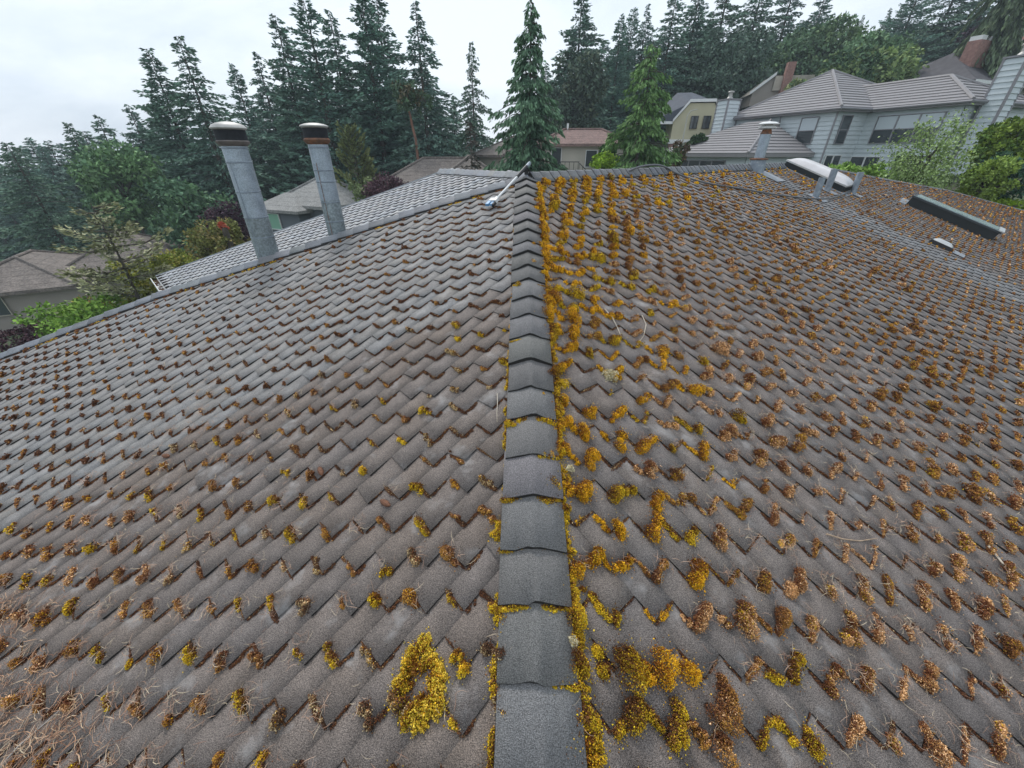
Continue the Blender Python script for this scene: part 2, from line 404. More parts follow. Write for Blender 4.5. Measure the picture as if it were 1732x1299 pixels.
# gutter at the bottom of the lower slope
gm = MB()
g0, g1 = PM.p(9.05, 3.66, -.03), PM.p(2.5, 3.66, -.03); gd = nrmz(g1-g0); go = nrmz(A(dL[0], dL[1], 0))
prof = [(0, 0), (0, -.12), (.03, -.13), (.1, -.13), (.13, -.10), (.13, 0), (.118, 0), (.118, -.1), (.1, -.115), (.02, -.115), (.012, 0)]
vs_ = [g0+go*x+A(0, 0, z) for x, z in prof]+[g1+go*x+A(0, 0, z) for x, z in prof]; m_ = len(prof)
gm.add(vs_, [(i, (i+1) % m_, m_+(i+1) % m_, m_+i) for i in range(m_)]+[tuple(range(m_))])
gm.build('gutter', M_white, house, label='white gutter at the foot of the pale slope')
gt = MB(); ed_g = []
gl = MB()
for i in range(26):
    p = g0+gd*R_.uniform(.05, 1.6)+go*R_.uniform(.02, .11)+A(0, 0, -.06); r_ = R_.uniform(.02, .045)
    gl.tube([p-A(r_, 0, 0), p+A(r_, R_.uniform(-r_, r_), 0)], [r_*.4, r_*.5], 5)
lf = gl.build('leaf_litter', mat('litter', (.14, .08, .05), .9, noise=.3, scale=30)); tag(lf, 'brown leaf litter lying in the white gutter', 'leaf litter', kind='stuff')

# ------------------------------------------------------------ moss
def rand_rot(g, n):
    q = g.normal(size=(n, 4)); q /= np.linalg.norm(q, axis=1)[:, None]; a, b, c, d = q.T
    return np.stack([np.stack([1-2*(c*c+d*d), 2*(b*c-a*d), 2*(b*d+a*c)], 1), np.stack([2*(b*c+a*d), 1-2*(b*b+d*d), 2*(c*d-a*b)], 1),
                     np.stack([2*(b*d-a*c), 2*(c*d+a*b), 1-2*(b*b+c*c)], 1)], 1)
TET = np.array([[1, 1, 1], [1, -1, -1], [-1, 1, -1], [-1, -1, 1]])*.62
TETF = np.array([[0, 1, 2], [0, 3, 1], [0, 2, 3], [1, 3, 2]])
class Blobs:
    def __init__(s): s.P, s.R, s.C = [], [], []
    def add(s, P, R, C): s.P.append(P); s.R.append(R); s.C.append(C)
    def build(s, name, m, g, parent=None):
        P = np.concatenate(s.P); R = np.concatenate(s.R); C = np.concatenate(s.C); n = len(P)
        M = rand_rot(g, n)
        V = np.einsum('nij,nkj->nki', M, TET[None]*g.uniform(.5, 1.75, (n, 1, 3)))*R[:, None, None]*g.uniform(.75, 1.3, (n, 1, 1))+P[:, None, :]
        F = (np.arange(n)*4)[:, None, None]+TETF[None]
        me = raw_mesh(name, V.reshape(-1, 3), tris=F.reshape(-1, 3), mats=[m], col=np.repeat(C, 4, 0))
        print(name, 'blobs', n)
        return link(bpy.data.objects.new(name, me), parent)
GOLD = [A(.46, .245, .012), A(.54, .33, .02), A(.36, .22, .012), A(.22, .09, .008), A(.11, .04, .008)]
OLIVE = [A(.38, .24, .014), A(.44, .33, .02), A(.24, .17, .014), A(.11, .05, .01), A(.06, .025, .008)]
RUST = [A(.24, .12, .03), A(.30, .17, .04), A(.17, .08, .03), A(.10, .045, .02), A(.055, .025, .014)]
TAN = [A(.50, .33, .19), A(.38, .22, .10), A(.22, .12, .045), A(.15, .065, .03), A(.08, .03, .015)]
CRUST = [A(.42, .34, .2), A(.28, .2, .1), A(.14, .09, .05), A(.08, .045, .025), A(.05, .03, .02)]
DARK = [A(.10, .045, .022), A(.13, .06, .025), A(.07, .03, .018), A(.05, .022, .014), A(.035, .018, .012)]
PALS = np.array([GOLD, OLIVE, RUST, TAN, CRUST, DARK])*A(1.95, 1.85, 1.7)      # 6 x 5 x 3

def moss_clumps(B, g, P0, P1, out, nrm_, Wd, Ht, pal, pal2, mixp, dens=1.0, rmin=.0020, k_r=.00088, bend=.3):
    """lumpy ropes along segments P0-P1; out: unit vector away from the butt; all arrays over clumps"""
    n = len(P0)
    if n == 0: return
    Ln = np.linalg.norm(P1-P0, axis=1); mid = (P0+P1)/2; dist = np.linalg.norm(mid, axis=1)
    r = np.maximum(rmin, dist*k_r)
    cnt = np.clip(dens*2.3*(Ln+.02)*Wd/(r*r*1.6), 6, 3000).astype(int)
    idx = np.repeat(np.arange(n), cnt); N = len(idx)
    # every rope is a chain of 3-6 lumps of uneven size
    nl = g.integers(2, 6, n); lump = np.minimum((g.random(N)*nl[idx]).astype(int), 5)
    lsz = g.uniform(.45, 1.25, (n, 6)); lsh = g.normal(0, .16, (n, 6)); lhi = g.uniform(.6, 1.3, (n, 6)); lbr = g.normal(0, .13, (n, 6))
    sc_ = (lump+.5)/nl[idx]; L_ = Ln[idx]
    v = g.normal(size=(N, 3)); v /= np.linalg.norm(v, axis=1)[:, None]; v *= (g.random(N)**.28)[:, None]; v[:, 2] = np.abs(v[:, 2])
    sz = lsz[idx, lump]; lenr = np.maximum(.75/nl[idx]*L_, .3*Wd[idx])
    along = (sc_-.5)*L_+v[:, 0]*lenr*np.clip(sz, .6, 1.1)
    ph = g.uniform(0, 6.28, n)[idx]
    o_ = (.32+lsh[idx, lump]+v[:, 1]*.52*sz+bend*.5*np.sin(sc_*3.1+ph))*Wd[idx]
    z = v[:, 2]*Ht[idx]*lhi[idx, lump]*np.clip(sz, .5, 1.2)
    ax = (P1-P0)/np.maximum(Ln, 1e-6)[:, None]
    pos = mid[idx]+ax[idx]*along[:, None]+out[idx]*o_[:, None]+nrm_[idx]*z[:, None]
    stray = (g.random(N) < .14)[:, None]; pos += g.normal(0, 1, (N, 3))*(r[idx]*.45)[:, None]+stray*(g.normal(0, 1, (N, 3))*(Wd[idx]*.22)[:, None]-nrm_[idx]*(z*.6)[:, None])
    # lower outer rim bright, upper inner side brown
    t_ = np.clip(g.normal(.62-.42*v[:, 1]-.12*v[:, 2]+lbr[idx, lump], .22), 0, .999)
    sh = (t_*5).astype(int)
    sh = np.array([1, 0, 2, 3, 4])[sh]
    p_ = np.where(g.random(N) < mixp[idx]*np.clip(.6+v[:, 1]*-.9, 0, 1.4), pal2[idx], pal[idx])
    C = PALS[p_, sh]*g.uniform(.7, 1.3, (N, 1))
    B.add(pos, r[idx]*g.uniform(.7, 1.3, N), C)

gM = np.random.default_rng(99)
def seg_arrays(P, uL, uR, v, a, b, h=.0):
    """part a..b of every butt, as world segments"""
    p0 = P.p(uL+(uR-uL)*a, v, h); p1 = P.p(uL+(uR-uL)*b, v, h); return p0, p1
def field(u, v, s, seed): return .5+.5*fbm(u, v, s, seed)

# ---- right slope: a mound on nearly every butt
u0, u1, vb = infR['uL'], infR['uR'], infR['vb']; uc = (u0+u1)/2
hipd = uc-hipR(vb)                                   # distance along the contour from the hip
pos = PR.p(uc, vb); dist = np.linalg.norm(pos, axis=1)
ok = (u0 > hipR(vb)+.03) & (vb < 5.6) & (pos[:, 1] > -.2)
bnd = np.maximum(band(uc, vb, 6.35, .36), .9*band(uc, vb, 5.85, .25)*(vb > 1.25))
bnd = np.maximum(bnd, .95*band(uc, vb, 7.5, .22)*(vb > 1.4)*(vb < 2.6)); bnd = np.maximum(bnd, .9*band(uc, vb, 7.1, .3)*(vb > 3.7))
pr = .97-.93*bnd; pr = pr-.30*np.clip((uc-6.8)/4, 0, 1)
keep = ok & (gM.random(len(uc)) < pr)
u0, u1, vb, uc, hipd, pos, dist = [q[keep] for q in (u0, u1, vb, uc, hipd, pos, dist)]
n = len(uc)
gold_p = np.clip(1.25-hipd/1.5, 0, 1)+np.clip((1.1-vb)/1.5, 0, .7)
gold_p = np.maximum(gold_p, .75*(band(uc, vb, 9.0, .8)*(vb < 1.2))) 
far = np.clip((hipd-1.2)/2.0, 0, 1)
a = gM.uniform(-.12, .2, n); b = gM.uniform(.8, 1.12, n); sh_ = (gM.random(n) < .22+.25*np.clip((dist-3)/4, 0, 1)); b = np.where(sh_, a+gM.uniform(.25, .5, n), b)
big = gM.random(n)
isg = gM.random(n) < gold_p
gold_p = np.minimum(gold_p, 1)
nearb = np.clip((vb-2.6)/2.2, 0, 1)*np.clip(1.3-hipd/1.7, 0, 1)
fsz = np.clip(1+.55*fbm(uc, vb, 5.5, 31)+.35*fbm(uc, vb, 14, 32), .6, 1.75)
Wd = np.where(isg, gM.uniform(.044, .072, n), gM.uniform(.034, .060, n))*(1+.25*nearb*(big > .3))*np.where(big < .15, .5, 1)*fsz
Wd *= 1+.45*np.clip((3.2-vb)/1.5, 0, 1)*np.clip(2.2-hipd, 0, 1)
Wd *= 1-.42*np.clip((uc-2.2)/3.5, 0, 1)*(vb > -1)+.3*np.clip((vb-3.2)/1.5, 0, 1)*np.clip(1.6-hipd, 0, 1)
Ht = Wd*gM.uniform(.5, .8, n)
pal = np.where(isg, np.where(gM.random(n) < .72-.3*np.clip(vb/5, 0, 1), 0, 1), np.where(gM.random(n) < np.clip(1.7-dist/3.2, .12, .85)*np.clip(hipd/1.6, 0, 1), 3, 2))
pal2 = np.where(isg, np.where(gM.random(n) < .5, 1, 2), np.where(gM.random(n) < .45, 1, 3)); mixp = gM.uniform(.05, .5, n)
BR = Blobs()
P0, P1 = seg_arrays(PR, u0, u1, vb, a, b, .002)
# mounds sag sideways like in a real row: skew outwards end
P1 = P1-PR.d*gM.uniform(-.004, .028, n)[:, None]*(dist < 5)[:, None]
moss_clumps(BR, gM, P0, P1, np.tile(PR.d, (n, 1)), np.tile(PR.n, (n, 1)), Wd, Ht, pal, pal2, mixp)
# ropes climbing the side joints in the golden strip and near the camera
kk = (gM.random(n) < np.clip(.65*gold_p+.15, 0, .6)) & (dist < 3.6)
q0 = PR.p(u0[kk], vb[kk], .004); q1 = PR.p(u0[kk], vb[kk]-ET*gM.uniform(.4, 1.1, kk.sum()), .004)
moss_clumps(BR, gM, q0, q1, np.tile(-PR.c, (kk.sum(), 1)), np.tile(PR.n, (kk.sum(), 1)), Wd[kk]*gM.uniform(.3, .65, kk.sum()), Ht[kk]*.6, pal[kk], pal2[kk], mixp[kk])
# thin crust in the joints, near only
def joints(B, P, inf, hipf, lim, prob, side_v, seed, palc=4, pald=5, wid=.006):
    g = np.random.default_rng(seed)
    uL, uR, vb_ = inf['uL'], inf['uR'], inf['vb']; c = P.p((uL+uR)/2, vb_); dd = np.linalg.norm(c, axis=1)
    k_ = (dd < lim) & (uL > hipf(vb_)+.02) & (c[:, 1] > -.1) & (g.random(len(uL)) < prob); uL, uR, vb_ = uL[k_], uR[k_], vb_[k_]; m = len(uL)
    # butt
    kk = g.random(m) < .8
    moss_clumps(B, g, P.p(uL, vb_, .001)[kk], P.p(uR, vb_, .001)[kk], np.tile(P.d, (kk.sum(), 1)), np.tile(P.n, (kk.sum(), 1)),
                g.uniform(.5, 1.6, kk.sum())*wid, g.uniform(.4, 1.2, kk.sum())*wid, np.full(kk.sum(), pald), np.full(kk.sum(), palc), g.uniform(.0, .8, kk.sum()), dens=.7, rmin=.0017, k_r=.0007)
    # side that faces the hip
    kk = g.random(m) < .9; us = uL[kk]; v0 = vb_[kk]; f = g.uniform(.35, 1.0, kk.sum())
    out = -P.c
    moss_clumps(B, g, P.p(us, v0, .001), P.p(us, v0-ET*f, .001), np.tile(out, (kk.sum(), 1)), np.tile(P.n, (kk.sum(), 1)),
                g.uniform(.4, 1.5, kk.sum())*wid, g.uniform(.4, 1.1, kk.sum())*wid, np.full(kk.sum(), pald), np.full(kk.sum(), palc), g.uniform(0, .35, kk.sum()), dens=.6, rmin=.0017, k_r=.0007)
joints(BR, PR, infR, hipR, 4.2, .92, 1, 301, wid=.013)
oMR = BR.build('moss', M_moss, gM)
tag(oMR, 'golden and rusty moss tufts growing in rows on the right roof slope', 'moss', kind='stuff')

# ---- left slope: sparse
BL = Blobs()
u0, u1, vb = infL['uL'], infL['uR'], infL['vb']; uc = (u0+u1)/2
pos = PL.p(uc, vb); dist = np.linalg.norm(pos, axis=1); hipd = uc-hipL(vb)
zone = smooth01((uc-(-.75+.42*(vb-3.2)))/.1)
nb = np.clip((vb-3.1)/1.6, 0, 1)*np.clip(1.5-hipd/1.3, 0, 1)      # near the camera and the hip
lb = np.clip((vb-3.9)/.9, 0, 1)*np.clip((hipd-1.0)/1.4, 0, 1)     # lower left corner
pr = (.55+.8*nb+.6*lb+.4*np.clip((vb-2)/2, 0, 1)-.05*zone)*np.clip(1+.8*fbm(uc, vb, 6, 41), .4, 1.6)
keep = (u0 > hipL(vb)+.02) & (uc < topL(vb)-.12) & (vb < 5.7) & (pos[:, 1] > -.2) & (gM.random(len(uc)) < pr)
u0, u1, vb, uc, hipd, dist, zone, nb, lb = [q[keep] for q in (u0, u1, vb, uc, hipd, dist, zone, nb, lb)]
n = len(uc)
a = gM.uniform(-.1, .5, n); b = np.minimum(a+gM.uniform(.22, .75, n)+.35*nb, 1.1)
Wd = (gM.uniform(.018, .044, n)+.055*nb*gM.random(n)**1.3+.024*lb*gM.random(n))*(1-.25*zone); Ht = Wd*gM.uniform(.5, 1.0, n)
r1 = gM.random(n)
pal = np.where(zone > .5, np.where(r1 < .6, 5, 2), np.where(r1 < .25+.5*nb, 1, np.where(r1 < .62, 2, np.where(lb > .4, 3, 4))))
pal = np.where((vb < 2.4) & (zone < .5), np.where(r1 < .45, 1, 5), pal)
pal2 = np.where(gM.random(n) < .5, 0, 3); pal2 = np.where(zone > .5, 2, pal2); mixp = gM.uniform(.05, .5, n)
P0, P1 = seg_arrays(PL, u0, u1, vb, a, b, .002)
moss_clumps(BL, gM, P0, P1, np.tile(PL.d, (n, 1)), np.tile(PL.n, (n, 1)), Wd, Ht, pal, pal2, mixp)
joints(BL, PL, infL, hipL, 4.6, .92, 1, 302, wid=.0145)
oML = BL.build('moss', M_moss, gM)
tag(oML, 'sparse brown and golden moss in the joints of the left roof slope', 'moss', kind='stuff')

# ---- strips of moss along both edges of the hip cap, and under its butts
BH = Blobs()
def strip(B, g, side, P, offs, s0, s1, wfun, pal, pal2, gapp):
    s_ = s0; segs = []
    while s_ < s1:
        l_ = g.uniform(.04, .11)
        if g.random() > gapp: segs.append((s_, min(s_+l_*1.25, s1)))
        s_ += l_
    sg = np.array(segs); m = len(sg)
    b0 = APEX-HIP*sg[:, :1]+side*offs; b1 = APEX-HIP*sg[:, 1:]+side*offs
    w_ = np.array([wfun(q) for q in sg.mean(1)])*g.uniform(.6, 1.25, m)
    moss_clumps(B, g, b0, b1, np.tile(side, (m, 1)), np.tile(P.n, (m, 1)), w_, w_*g.uniform(.45, .8, m), np.full(m, pal), np.full(m, pal2), g.uniform(.1, .6, m), rmin=.0020)
strip(BH, gM, sRf, PR, .118, .05, 2.6, lambda s: .068, 0, 1, .02)
strip(BH, gM, sRf, PR, .120, 2.6, 5.3, lambda s: .062, 1, 0, .04)
strip(BH, gM, sRf, PR, .135, 3.2, 5.3, lambda s: .05, 1, 2, .3)
strip(BH, gM, sLf, PL, .118, 2.9, 5.3, lambda s: .026+.02*(s > 4), 1, 2, .32)
strip(BH, gM, sLf, PL, .115, 1.2, 2.9, lambda s: .02, 0, 2, .55)
# under the butts
s_ = 6.2-.045; 
for i in range(24):
    sb = s_-i*.208
    if sb < .6: break
    for sd_, pp in ((sLf, PL), (sRf, PR)):
        pcv = .85 if sb > 3.3 else .35
        if gM.random() < pcv:
            x0, x1 = (.015, .125) if sb > 3.3 else (.05, .12)
            P0 = (APEX-HIP*(sb+.002)+sd_*x0+pp.n*.024)[None]; P1 = (APEX-HIP*(sb+.002)+sd_*x1+pp.n*.022)[None]
            w_ = np.array([gM.uniform(.022, .04) if sb > 3.3 else .012])
            moss_clumps(BH, gM, P0, P1, -HIP[None], pp.n[None], w_, w_*.5, np.array([1]), np.array([2]), np.array([.45]))
for i_ in range(4):
    a_, b_ = lbp[i_], lbp[i_+1]; Dd = nrmz(b_-a_); fl_ = flank(PL, Dd, A(0, -1, 0)); L_ = np.linalg.norm(b_-a_); nn_ = int(L_/.11); tt_ = gM.random(nn_)
    P0 = a_+Dd*(tt_*L_)[:, None]+fl_*.12; ln_ = gM.uniform(.03, .10, nn_)
    moss_clumps(BH, gM, P0, P0+Dd*ln_[:, None], np.tile(fl_, (nn_, 1)), np.tile(nL, (nn_, 1)), gM.uniform(.015, .035, nn_), gM.uniform(.008, .018, nn_), np.where(gM.random(nn_) < .5, 1, 5), np.full(nn_, 2), np.full(nn_, .4))
oMH = BH.build('moss', M_moss, gM)
tag(oMH, 'thick golden moss lining both edges of the middle hip cap', 'moss', kind='stuff')

# ---- moss behind the left hip cap (thin dirty rim)
# ring-shaped cushion left of the cap
def unL(px, py):
    r = ray(px, py); return r*((APEX@nL)/(r@nL))
def unR(px, py):
    r = ray(px, py); return r*((APEX@nR)/(r@nR))
def cushion(name, centre, P, ring, wd, ht, n, pal, pal2, label, cat='moss cushion', rmin=.0026, arc=(0, 6.283), mixp=.35, ell=1.0, seed=1):
    g = np.random.default_rng(seed); B = Blobs()
    m = 26; th_ = np.linspace(arc[0], arc[1], m+1); ex, ey = nrmz(np.cross(P.n, A(0, 1, 0))), None; ey = np.cross(P.n, ex); ex = -ex if ex[0] < 0 else ex; ey = ey if ey[1] > 0 else -ey
    rr = ring*(1+.12*np.sin(th_*3+seed)+.08*np.sin(th_*5))
    pts = centre+ex*(rr*np.cos(th_))[:, None]+ey*(rr*ell*np.sin(th_))[:, None]
    w_ = wd*(1+.35*np.sin(np.arange(m)*1.3+seed))
    outv = pts[:-1]-centre; outv /= np.maximum(np.linalg.norm(outv, axis=1), 1e-6)[:, None]
    P0, P1 = pts[:-1]-outv*w_[:, None]*.32, pts[1:]-outv*w_[:, None]*.32
    ext = (P1-P0)*.35
    moss_clumps(B, g, P0-ext, P1+ext, outv, np.tile(P.n, (m, 1)), w_, np.full(m, ht), np.full(m, pal), np.full(m, pal2), np.full(m, mixp), dens=1.3, rmin=rmin)
    o = B.build(name, M_moss, g); return tag(o, label, cat)
PALS = np.concatenate([PALS, [[A(.78, .52, .05), A(.88, .62, .08), A(.6, .46, .04), A(.45, .26, .02), A(.2, .09, .012)],
                              [A(.75, .7, .5), A(.6, .52, .3), A(.7, .62, .42), A(.5, .42, .22), A(.3, .22, .1)]]])
cushion('moss_cushion', unL(714, 1152), PL, .072, .055, .038, 0, 6, 0, 'large ring-shaped bright yellow moss cushion with a bare centre', ell=1.15, seed=3)
cushion('moss_cushion', unL(712, 1215), PL, .014, .03, .022, 0, 6, 1, 'small yellow moss cushion touching the foot of the ring-shaped one', 'moss cushion', seed=5)
cushion('lichen', unR(1032, 637), PR, .022, .045, .03, 0, 7, 7, 'pale cream lichen tuft on the right slope beside the cap', 'lichen', seed=6)
cushion('lichen', unR(966, 1089)+nR*.02, PR, .007, .016, .012, 0, 7, 7, 'small white lichen on the lower right corner of a cap shingle', 'lichen', rmin=.0018, seed=7)
cushion('lichen', unR(962, 797)+nR*.02, PR, .006, .014, .014, 0, 7, 7, 'tiny white lichen at the right cap edge above the middle', 'lichen', rmin=.002, seed=8)

# ------------------------------------------------------------ dry stems and needles
def strands(name, C, P, g, n_per, length, label, spread=.03, w_=.0011, pal=((.55, .36, .25), (.42, .25, .16), (.62, .5, .34), (.3, .16, .1))):
    n = len(C)*n_per; c = np.repeat(C, n_per, 0)+g.normal(0, 1, (n, 3))*spread*A(1, 1, 0)[None]
    # put back on the plane
    hgt = (c-P.o)@P.n; c = c-hgt[:, None]*P.n+(.004+np.abs(g.normal(0, .012, n)))[:, None]*P.n
    ex = nrmz(P.c); ey = P.d; a = g.uniform(0, 6.283, n); Ls = g.uniform(.35, 1, n)*length; cv = g.normal(0, .45, n)
    pts = []
    for k_ in range(4):
        t = k_/3-.5; aa = a+cv*t
        off = (np.cos(aa)[:, None]*ex+np.sin(aa)[:, None]*ey)*(t*Ls)[:, None]+P.n*(g.normal(0, .006, n)*(abs(t) > .3)+.006)[:, None]
        pts.append(c+off)
    d_ = pts[3]-pts[0]; sv = np.cross(d_, P.n); sv /= np.maximum(np.linalg.norm(sv, axis=1), 1e-6)[:, None]
    ww = np.maximum(w_, np.linalg.norm(c, axis=1)*.00055)*g.uniform(.6, 1.3, n)
    V = np.stack([p+sgn*sv*ww[:, None]*(1 if 0 < i < 3 else .4) for i, p in enumerate(pts) for sgn in (-.5, .5)], 1)
    base = (np.arange(n)*8)[:, None, None]; Q = base+np.array([[0, 1, 3, 2], [2, 3, 5, 4], [4, 5, 7, 6]])[None]
    pal = np.array(pal); col = pal[g.integers(0, len(pal), n)]*g.uniform(.7, 1.2, (n, 1))
    me = raw_mesh(name, V.reshape(-1, 3), quads=Q.reshape(-1, 4), mats=[M_straw], col=np.repeat(col, 3, 0))
    return tag(link(bpy.data.objects.new(name, me)), label, 'dry stems', kind='stuff')
gS = np.random.default_rng(17)
def pick(P, inf, hipf, f, n, seed):
    g = np.random.default_rng(seed); uc = (inf['uL']+inf['uR'])/2; vb = inf['vb']; p = P.p(uc, vb, .012); d = np.linalg.norm(p, axis=1); hd = uc-hipf(vb)
    w = f(hd, vb, d)*((hd > .12) & (p[:, 1] > -.1)); w = w/w.sum(); return p[g.choice(len(w), n, p=w)]
C1 = pick(PR, infR, hipR, lambda h, v, d: np.clip(h-.5, .12, 1.4)*np.clip(4.8-d, 0, 3), 1100, 1)
strands('dry_stems', C1, PR, gS, 9, .055, 'pale dry stems tangled on the moss of the right slope')
C2 = pick(PL, infL, hipL, lambda h, v, d: np.clip((v-2.9), .0, 1.5)*np.clip(h/1.5, .25, 1.3)*np.clip(4.6-d, 0, 2), 620, 2)
strands('dry_stems', C2, PL, gS, 8, .055, 'pale dry stems and needles scattered on the left slope')
C3 = np.array([unL(px, py) for px, py in [(R_.gauss(55, 60), R_.gauss(1230, 50)) for _ in range(60)]]+[unL(px, py) for px, py in [(R_.gauss(25, 30), R_.gauss(1040, 28)) for _ in range(25)]])
strands('dry_stems', C3, PL, gS, 13, .075, 'tangle of reddish dry stems in the lower left corner of the roof', spread=.04, w_=.0022, pal=((.5, .30, .18), (.42, .22, .12), (.55, .4, .26), (.24, .12, .07), (.15, .08, .05)))

def twig(P, un, pts, r, label, colr=(.55, .48, .38)):
    mb = MB(); q = [un(*p)+P.n*(.012+.006*math.sin(i*2.1)) for i, p in enumerate(pts)]
    mb.tube(q, [r*(1-.5*i/(len(q)-1)) for i in range(len(q))], 6)
    return tag(mb.build('twig', mat('twig_bark', colr, .7, noise=.2, scale=60)), label, 'twig')
twig(PR, unR, [(1022, 525), (1034, 540), (1044, 556), (1049, 571)], .004, 'pale curved twig on the right slope nearest the cap')
twig(PR, unR, [(1085, 536), (1091, 552), (1088, 569), (1078, 583)], .0035, 'thin pale twig bent like a hook right of the first one')
twig(PR, unR, [(1668, 925), (1690, 955), (1715, 975), (1731, 985)], .005, 'straight pale twig at the right edge of the photo')
twig(PL, unL, [(5, 1299), (40, 1262), (78, 1225), (108, 1200)], .0035, 'long grey twig lying across the dry stems bottom left', (.4, .36, .32))
twig(PL, unL, [(842, 668), (843, 684), (841, 700), (842, 716)], .0022, 'short white twig standing left of the cap')
twig(PR, unR, [(1395, 905), (1420, 914), (1452, 916), (1480, 912)], .004, 'long tan twig among the brown tufts of the right slope', (.42, .3, .2))

# ------------------------------------------------------------ flues, skylights, vents (fixed to the roof)
M_galv3 = mat('dull_galvanized', (.26, .30, .31), .55, noise=.22, scale=7, metal=.3, speck=.22, speck_scale=45, blotch=((.12, .13, .12), 4.0, .55, .72, .6))
M_stain = mat('stained_collar', (.17, .145, .13), .7, noise=.3, scale=14)
def flue(px, py, k, r, pys, rusty, label, seams):
    base = PL.o*0+unL(px, py)*k; Y = base[1]
    zz = lambda y: at(0, y, Y)[2]
    z0 = base[2]-.75; zc, zd, zl, zt = [zz(q) for q in pys]
    b = (base[0], base[1], 0)
    m = MB(); m.lathe([(r, z0), (r, zc)], b, 32)
    o = m.build('flue_pipe', M_galv, house, smooth=True, label=label)
    lw = MB(); zlo = base[2]+(zc-base[2])*.40; lw.lathe([(r+.0015, z0), (r+.0015, zlo)], b, 32); lw.build('lower_section', M_galv3, o, smooth=True)
    for i, f in enumerate(seams):
        sm = MB(); zs = base[2]+(zc-base[2])*f; sm.lathe([(r, zs-.008), (r+.005, zs-.004), (r+.005, zs+.004), (r, zs+.008)], b, 32); sm.build('seam_band', M_galv2, o, smooth=True)
    vs = MB(); vs.obox((b[0]-.002-.2*r, b[1]-r*1.0-.002, base[2]), (.005, 0, 0), (0, .004, 0), (0, 0, (zc-base[2])*.8)); vs.build('seam', M_rust if rusty else M_galv2, o)
    c = MB(); c.lathe([(r*1.0, zc-.02), (r*1.12, zc-.01), (r*1.28, zc+.01), (r*1.33, zc+.025), (r*1.28, (zc+zd)/2), (r*1.15, zd)], b, 32)
    c.build('collar', M_rust if rusty else M_stain, o, smooth=True)
    d = MB(); d.lathe([(r*1.2, zd-.02), (r*1.2, zl+.01)], b, 32); dr = d.build('drum', M_rust if rusty == 2 else M_soot, o, smooth=True)
    l = MB(); l.lathe([(r*1.22, zl-.01), (r*1.38, zl), (r*1.4, zl+.008), (r*1.34, zl+.016), (r*1.22, zl+(zt-zl)*.35), (r*.9, zl+(zt-zl)*.5), (r*.5, zl+(zt-zl)*.62), (0, zl+(zt-zl)*.68)], b, 32)
    l.build('lid', M_lid, o, smooth=True)
    # flashing skirt rising from the slope
    s = MB(); s.lathe([(r*1.75, base[2]-.42), (r*1.3, base[2]-.2), (r*1.04, base[2]-.05), (r*1.03, base[2]-.02)], b, 24); s.build('flashing', M_lead, o, smooth=True)
    return o
flue(456, 438, 1.055, .128, (244, 236, 218, 199), 0, 'left, taller galvanized flue pipe with a black drum and pale lid', (.22, .4, .62, .86, .97))
flue(571, 396, 1.05, .108, (241, 232, 215, 204), 1, 'right flue pipe with a rusty drum and collar', (.16, .38, .6, .72, .95))

class F:     # local frame on a slope
    def __init__(s, P, u, v, h=0): s.o = P.p(u, v, h); s.P = P
    def __call__(s, a, b, c): return s.o+s.P.c*a+s.P.d*b+s.P.n*c
def curb(mb, f, a0, a1, b0, b1, h0, h1, ins=0, mi=0):
    lo = [f(a0, b0, h0), f(a1, b0, h0), f(a1, b1, h0), f(a0, b1, h0)]
    hi = [f(a0+ins, b0+ins, h1), f(a1-ins, b0+ins, h1), f(a1-ins, b1-ins, h1), f(a0+ins, b1-ins, h1)]
    mb.add(lo+hi, [(0, 1, 2, 3), (7, 6, 5, 4), (4, 5, 1, 0), (5, 6, 2, 1), (6, 7, 3, 2), (7, 4, 0, 3)], mi)
M_dome = mat('milky_acrylic', (.66, .63, .62), .28, noise=.07, scale=5, blotch=((.52, .46, .42), 3.5, .5, .75, .5))
M_glassg = mat('dusty_skylight_glass', (.24, .31, .30), .22, noise=.2, scale=9, spec=.7, speck=.25, speck_scale=60)
M_dark = mat('dark_flashing', (.018, .024, .026), .5, noise=.2, scale=8)
# domed skylight
def dome(f, a0, a1, b0, b1, h0, hh, name, m, parent, na=10, nb=16):
    vs = []; fs = []
    for j in range(nb+1):
        for i in range(na+1):
            x = i/na; y = j/nb; e = (1-(2*x-1)**4)*(1-(2*y-1)**4); e = max(e, 0)**.6
            vs.append(f(a0+(a1-a0)*x, b0+(b1-b0)*y, h0+hh*e))
    for j in range(nb):
        for i in range(na): fs.append((j*(na+1)+i, j*(na+1)+i+1, (j+1)*(na+1)+i+1, (j+1)*(na+1)+i))
    mb = MB(); mb.add(vs, fs); return mb.build(name, m, parent, smooth=True)
f1 = F(PR, 8.0, .02)
m = MB(); curb(m, f1, 0, .72, 0, 1.34, -.02, .12); s1 = m.build('skylight', M_dark, house, label='long milky domed skylight near the top of the right slope')
m = MB(); curb(m, f1, -.02, .74, -.02, 1.36, .12, .15); m.build('frame', M_alu, s1)
dome(f1, 0, .72, 0, 1.34, .15, .11, 'dome', M_dome, s1)
m = MB(); curb(m, f1, -.12, .84, -.1, 1.5, .004, .014); m.build('flashing', M_lead, s1)
f2 = F(PR, 10.35, 2.28)
m = MB(); curb(m, f2, 0, .62, 0, 1.75, -.02, .17); s2 = m.build('skylight', M_dark, house, label='flat dark-sided skylight with dusty green glass on the right slope')
m = MB(); curb(m, f2, -.03, .65, -.03, 1.78, .17, .205, .01); m.build('frame', M_dark, s2)
m = MB(); curb(m, f2, .04, .58, .04, 1.7, .206, .222, .01); m.build('pane', M_glassg, s2)
m = MB(); curb(m, f2, -.05, .67, 1.70, 1.80, .207, .226); m.build('end_strip', M_alu, s2)
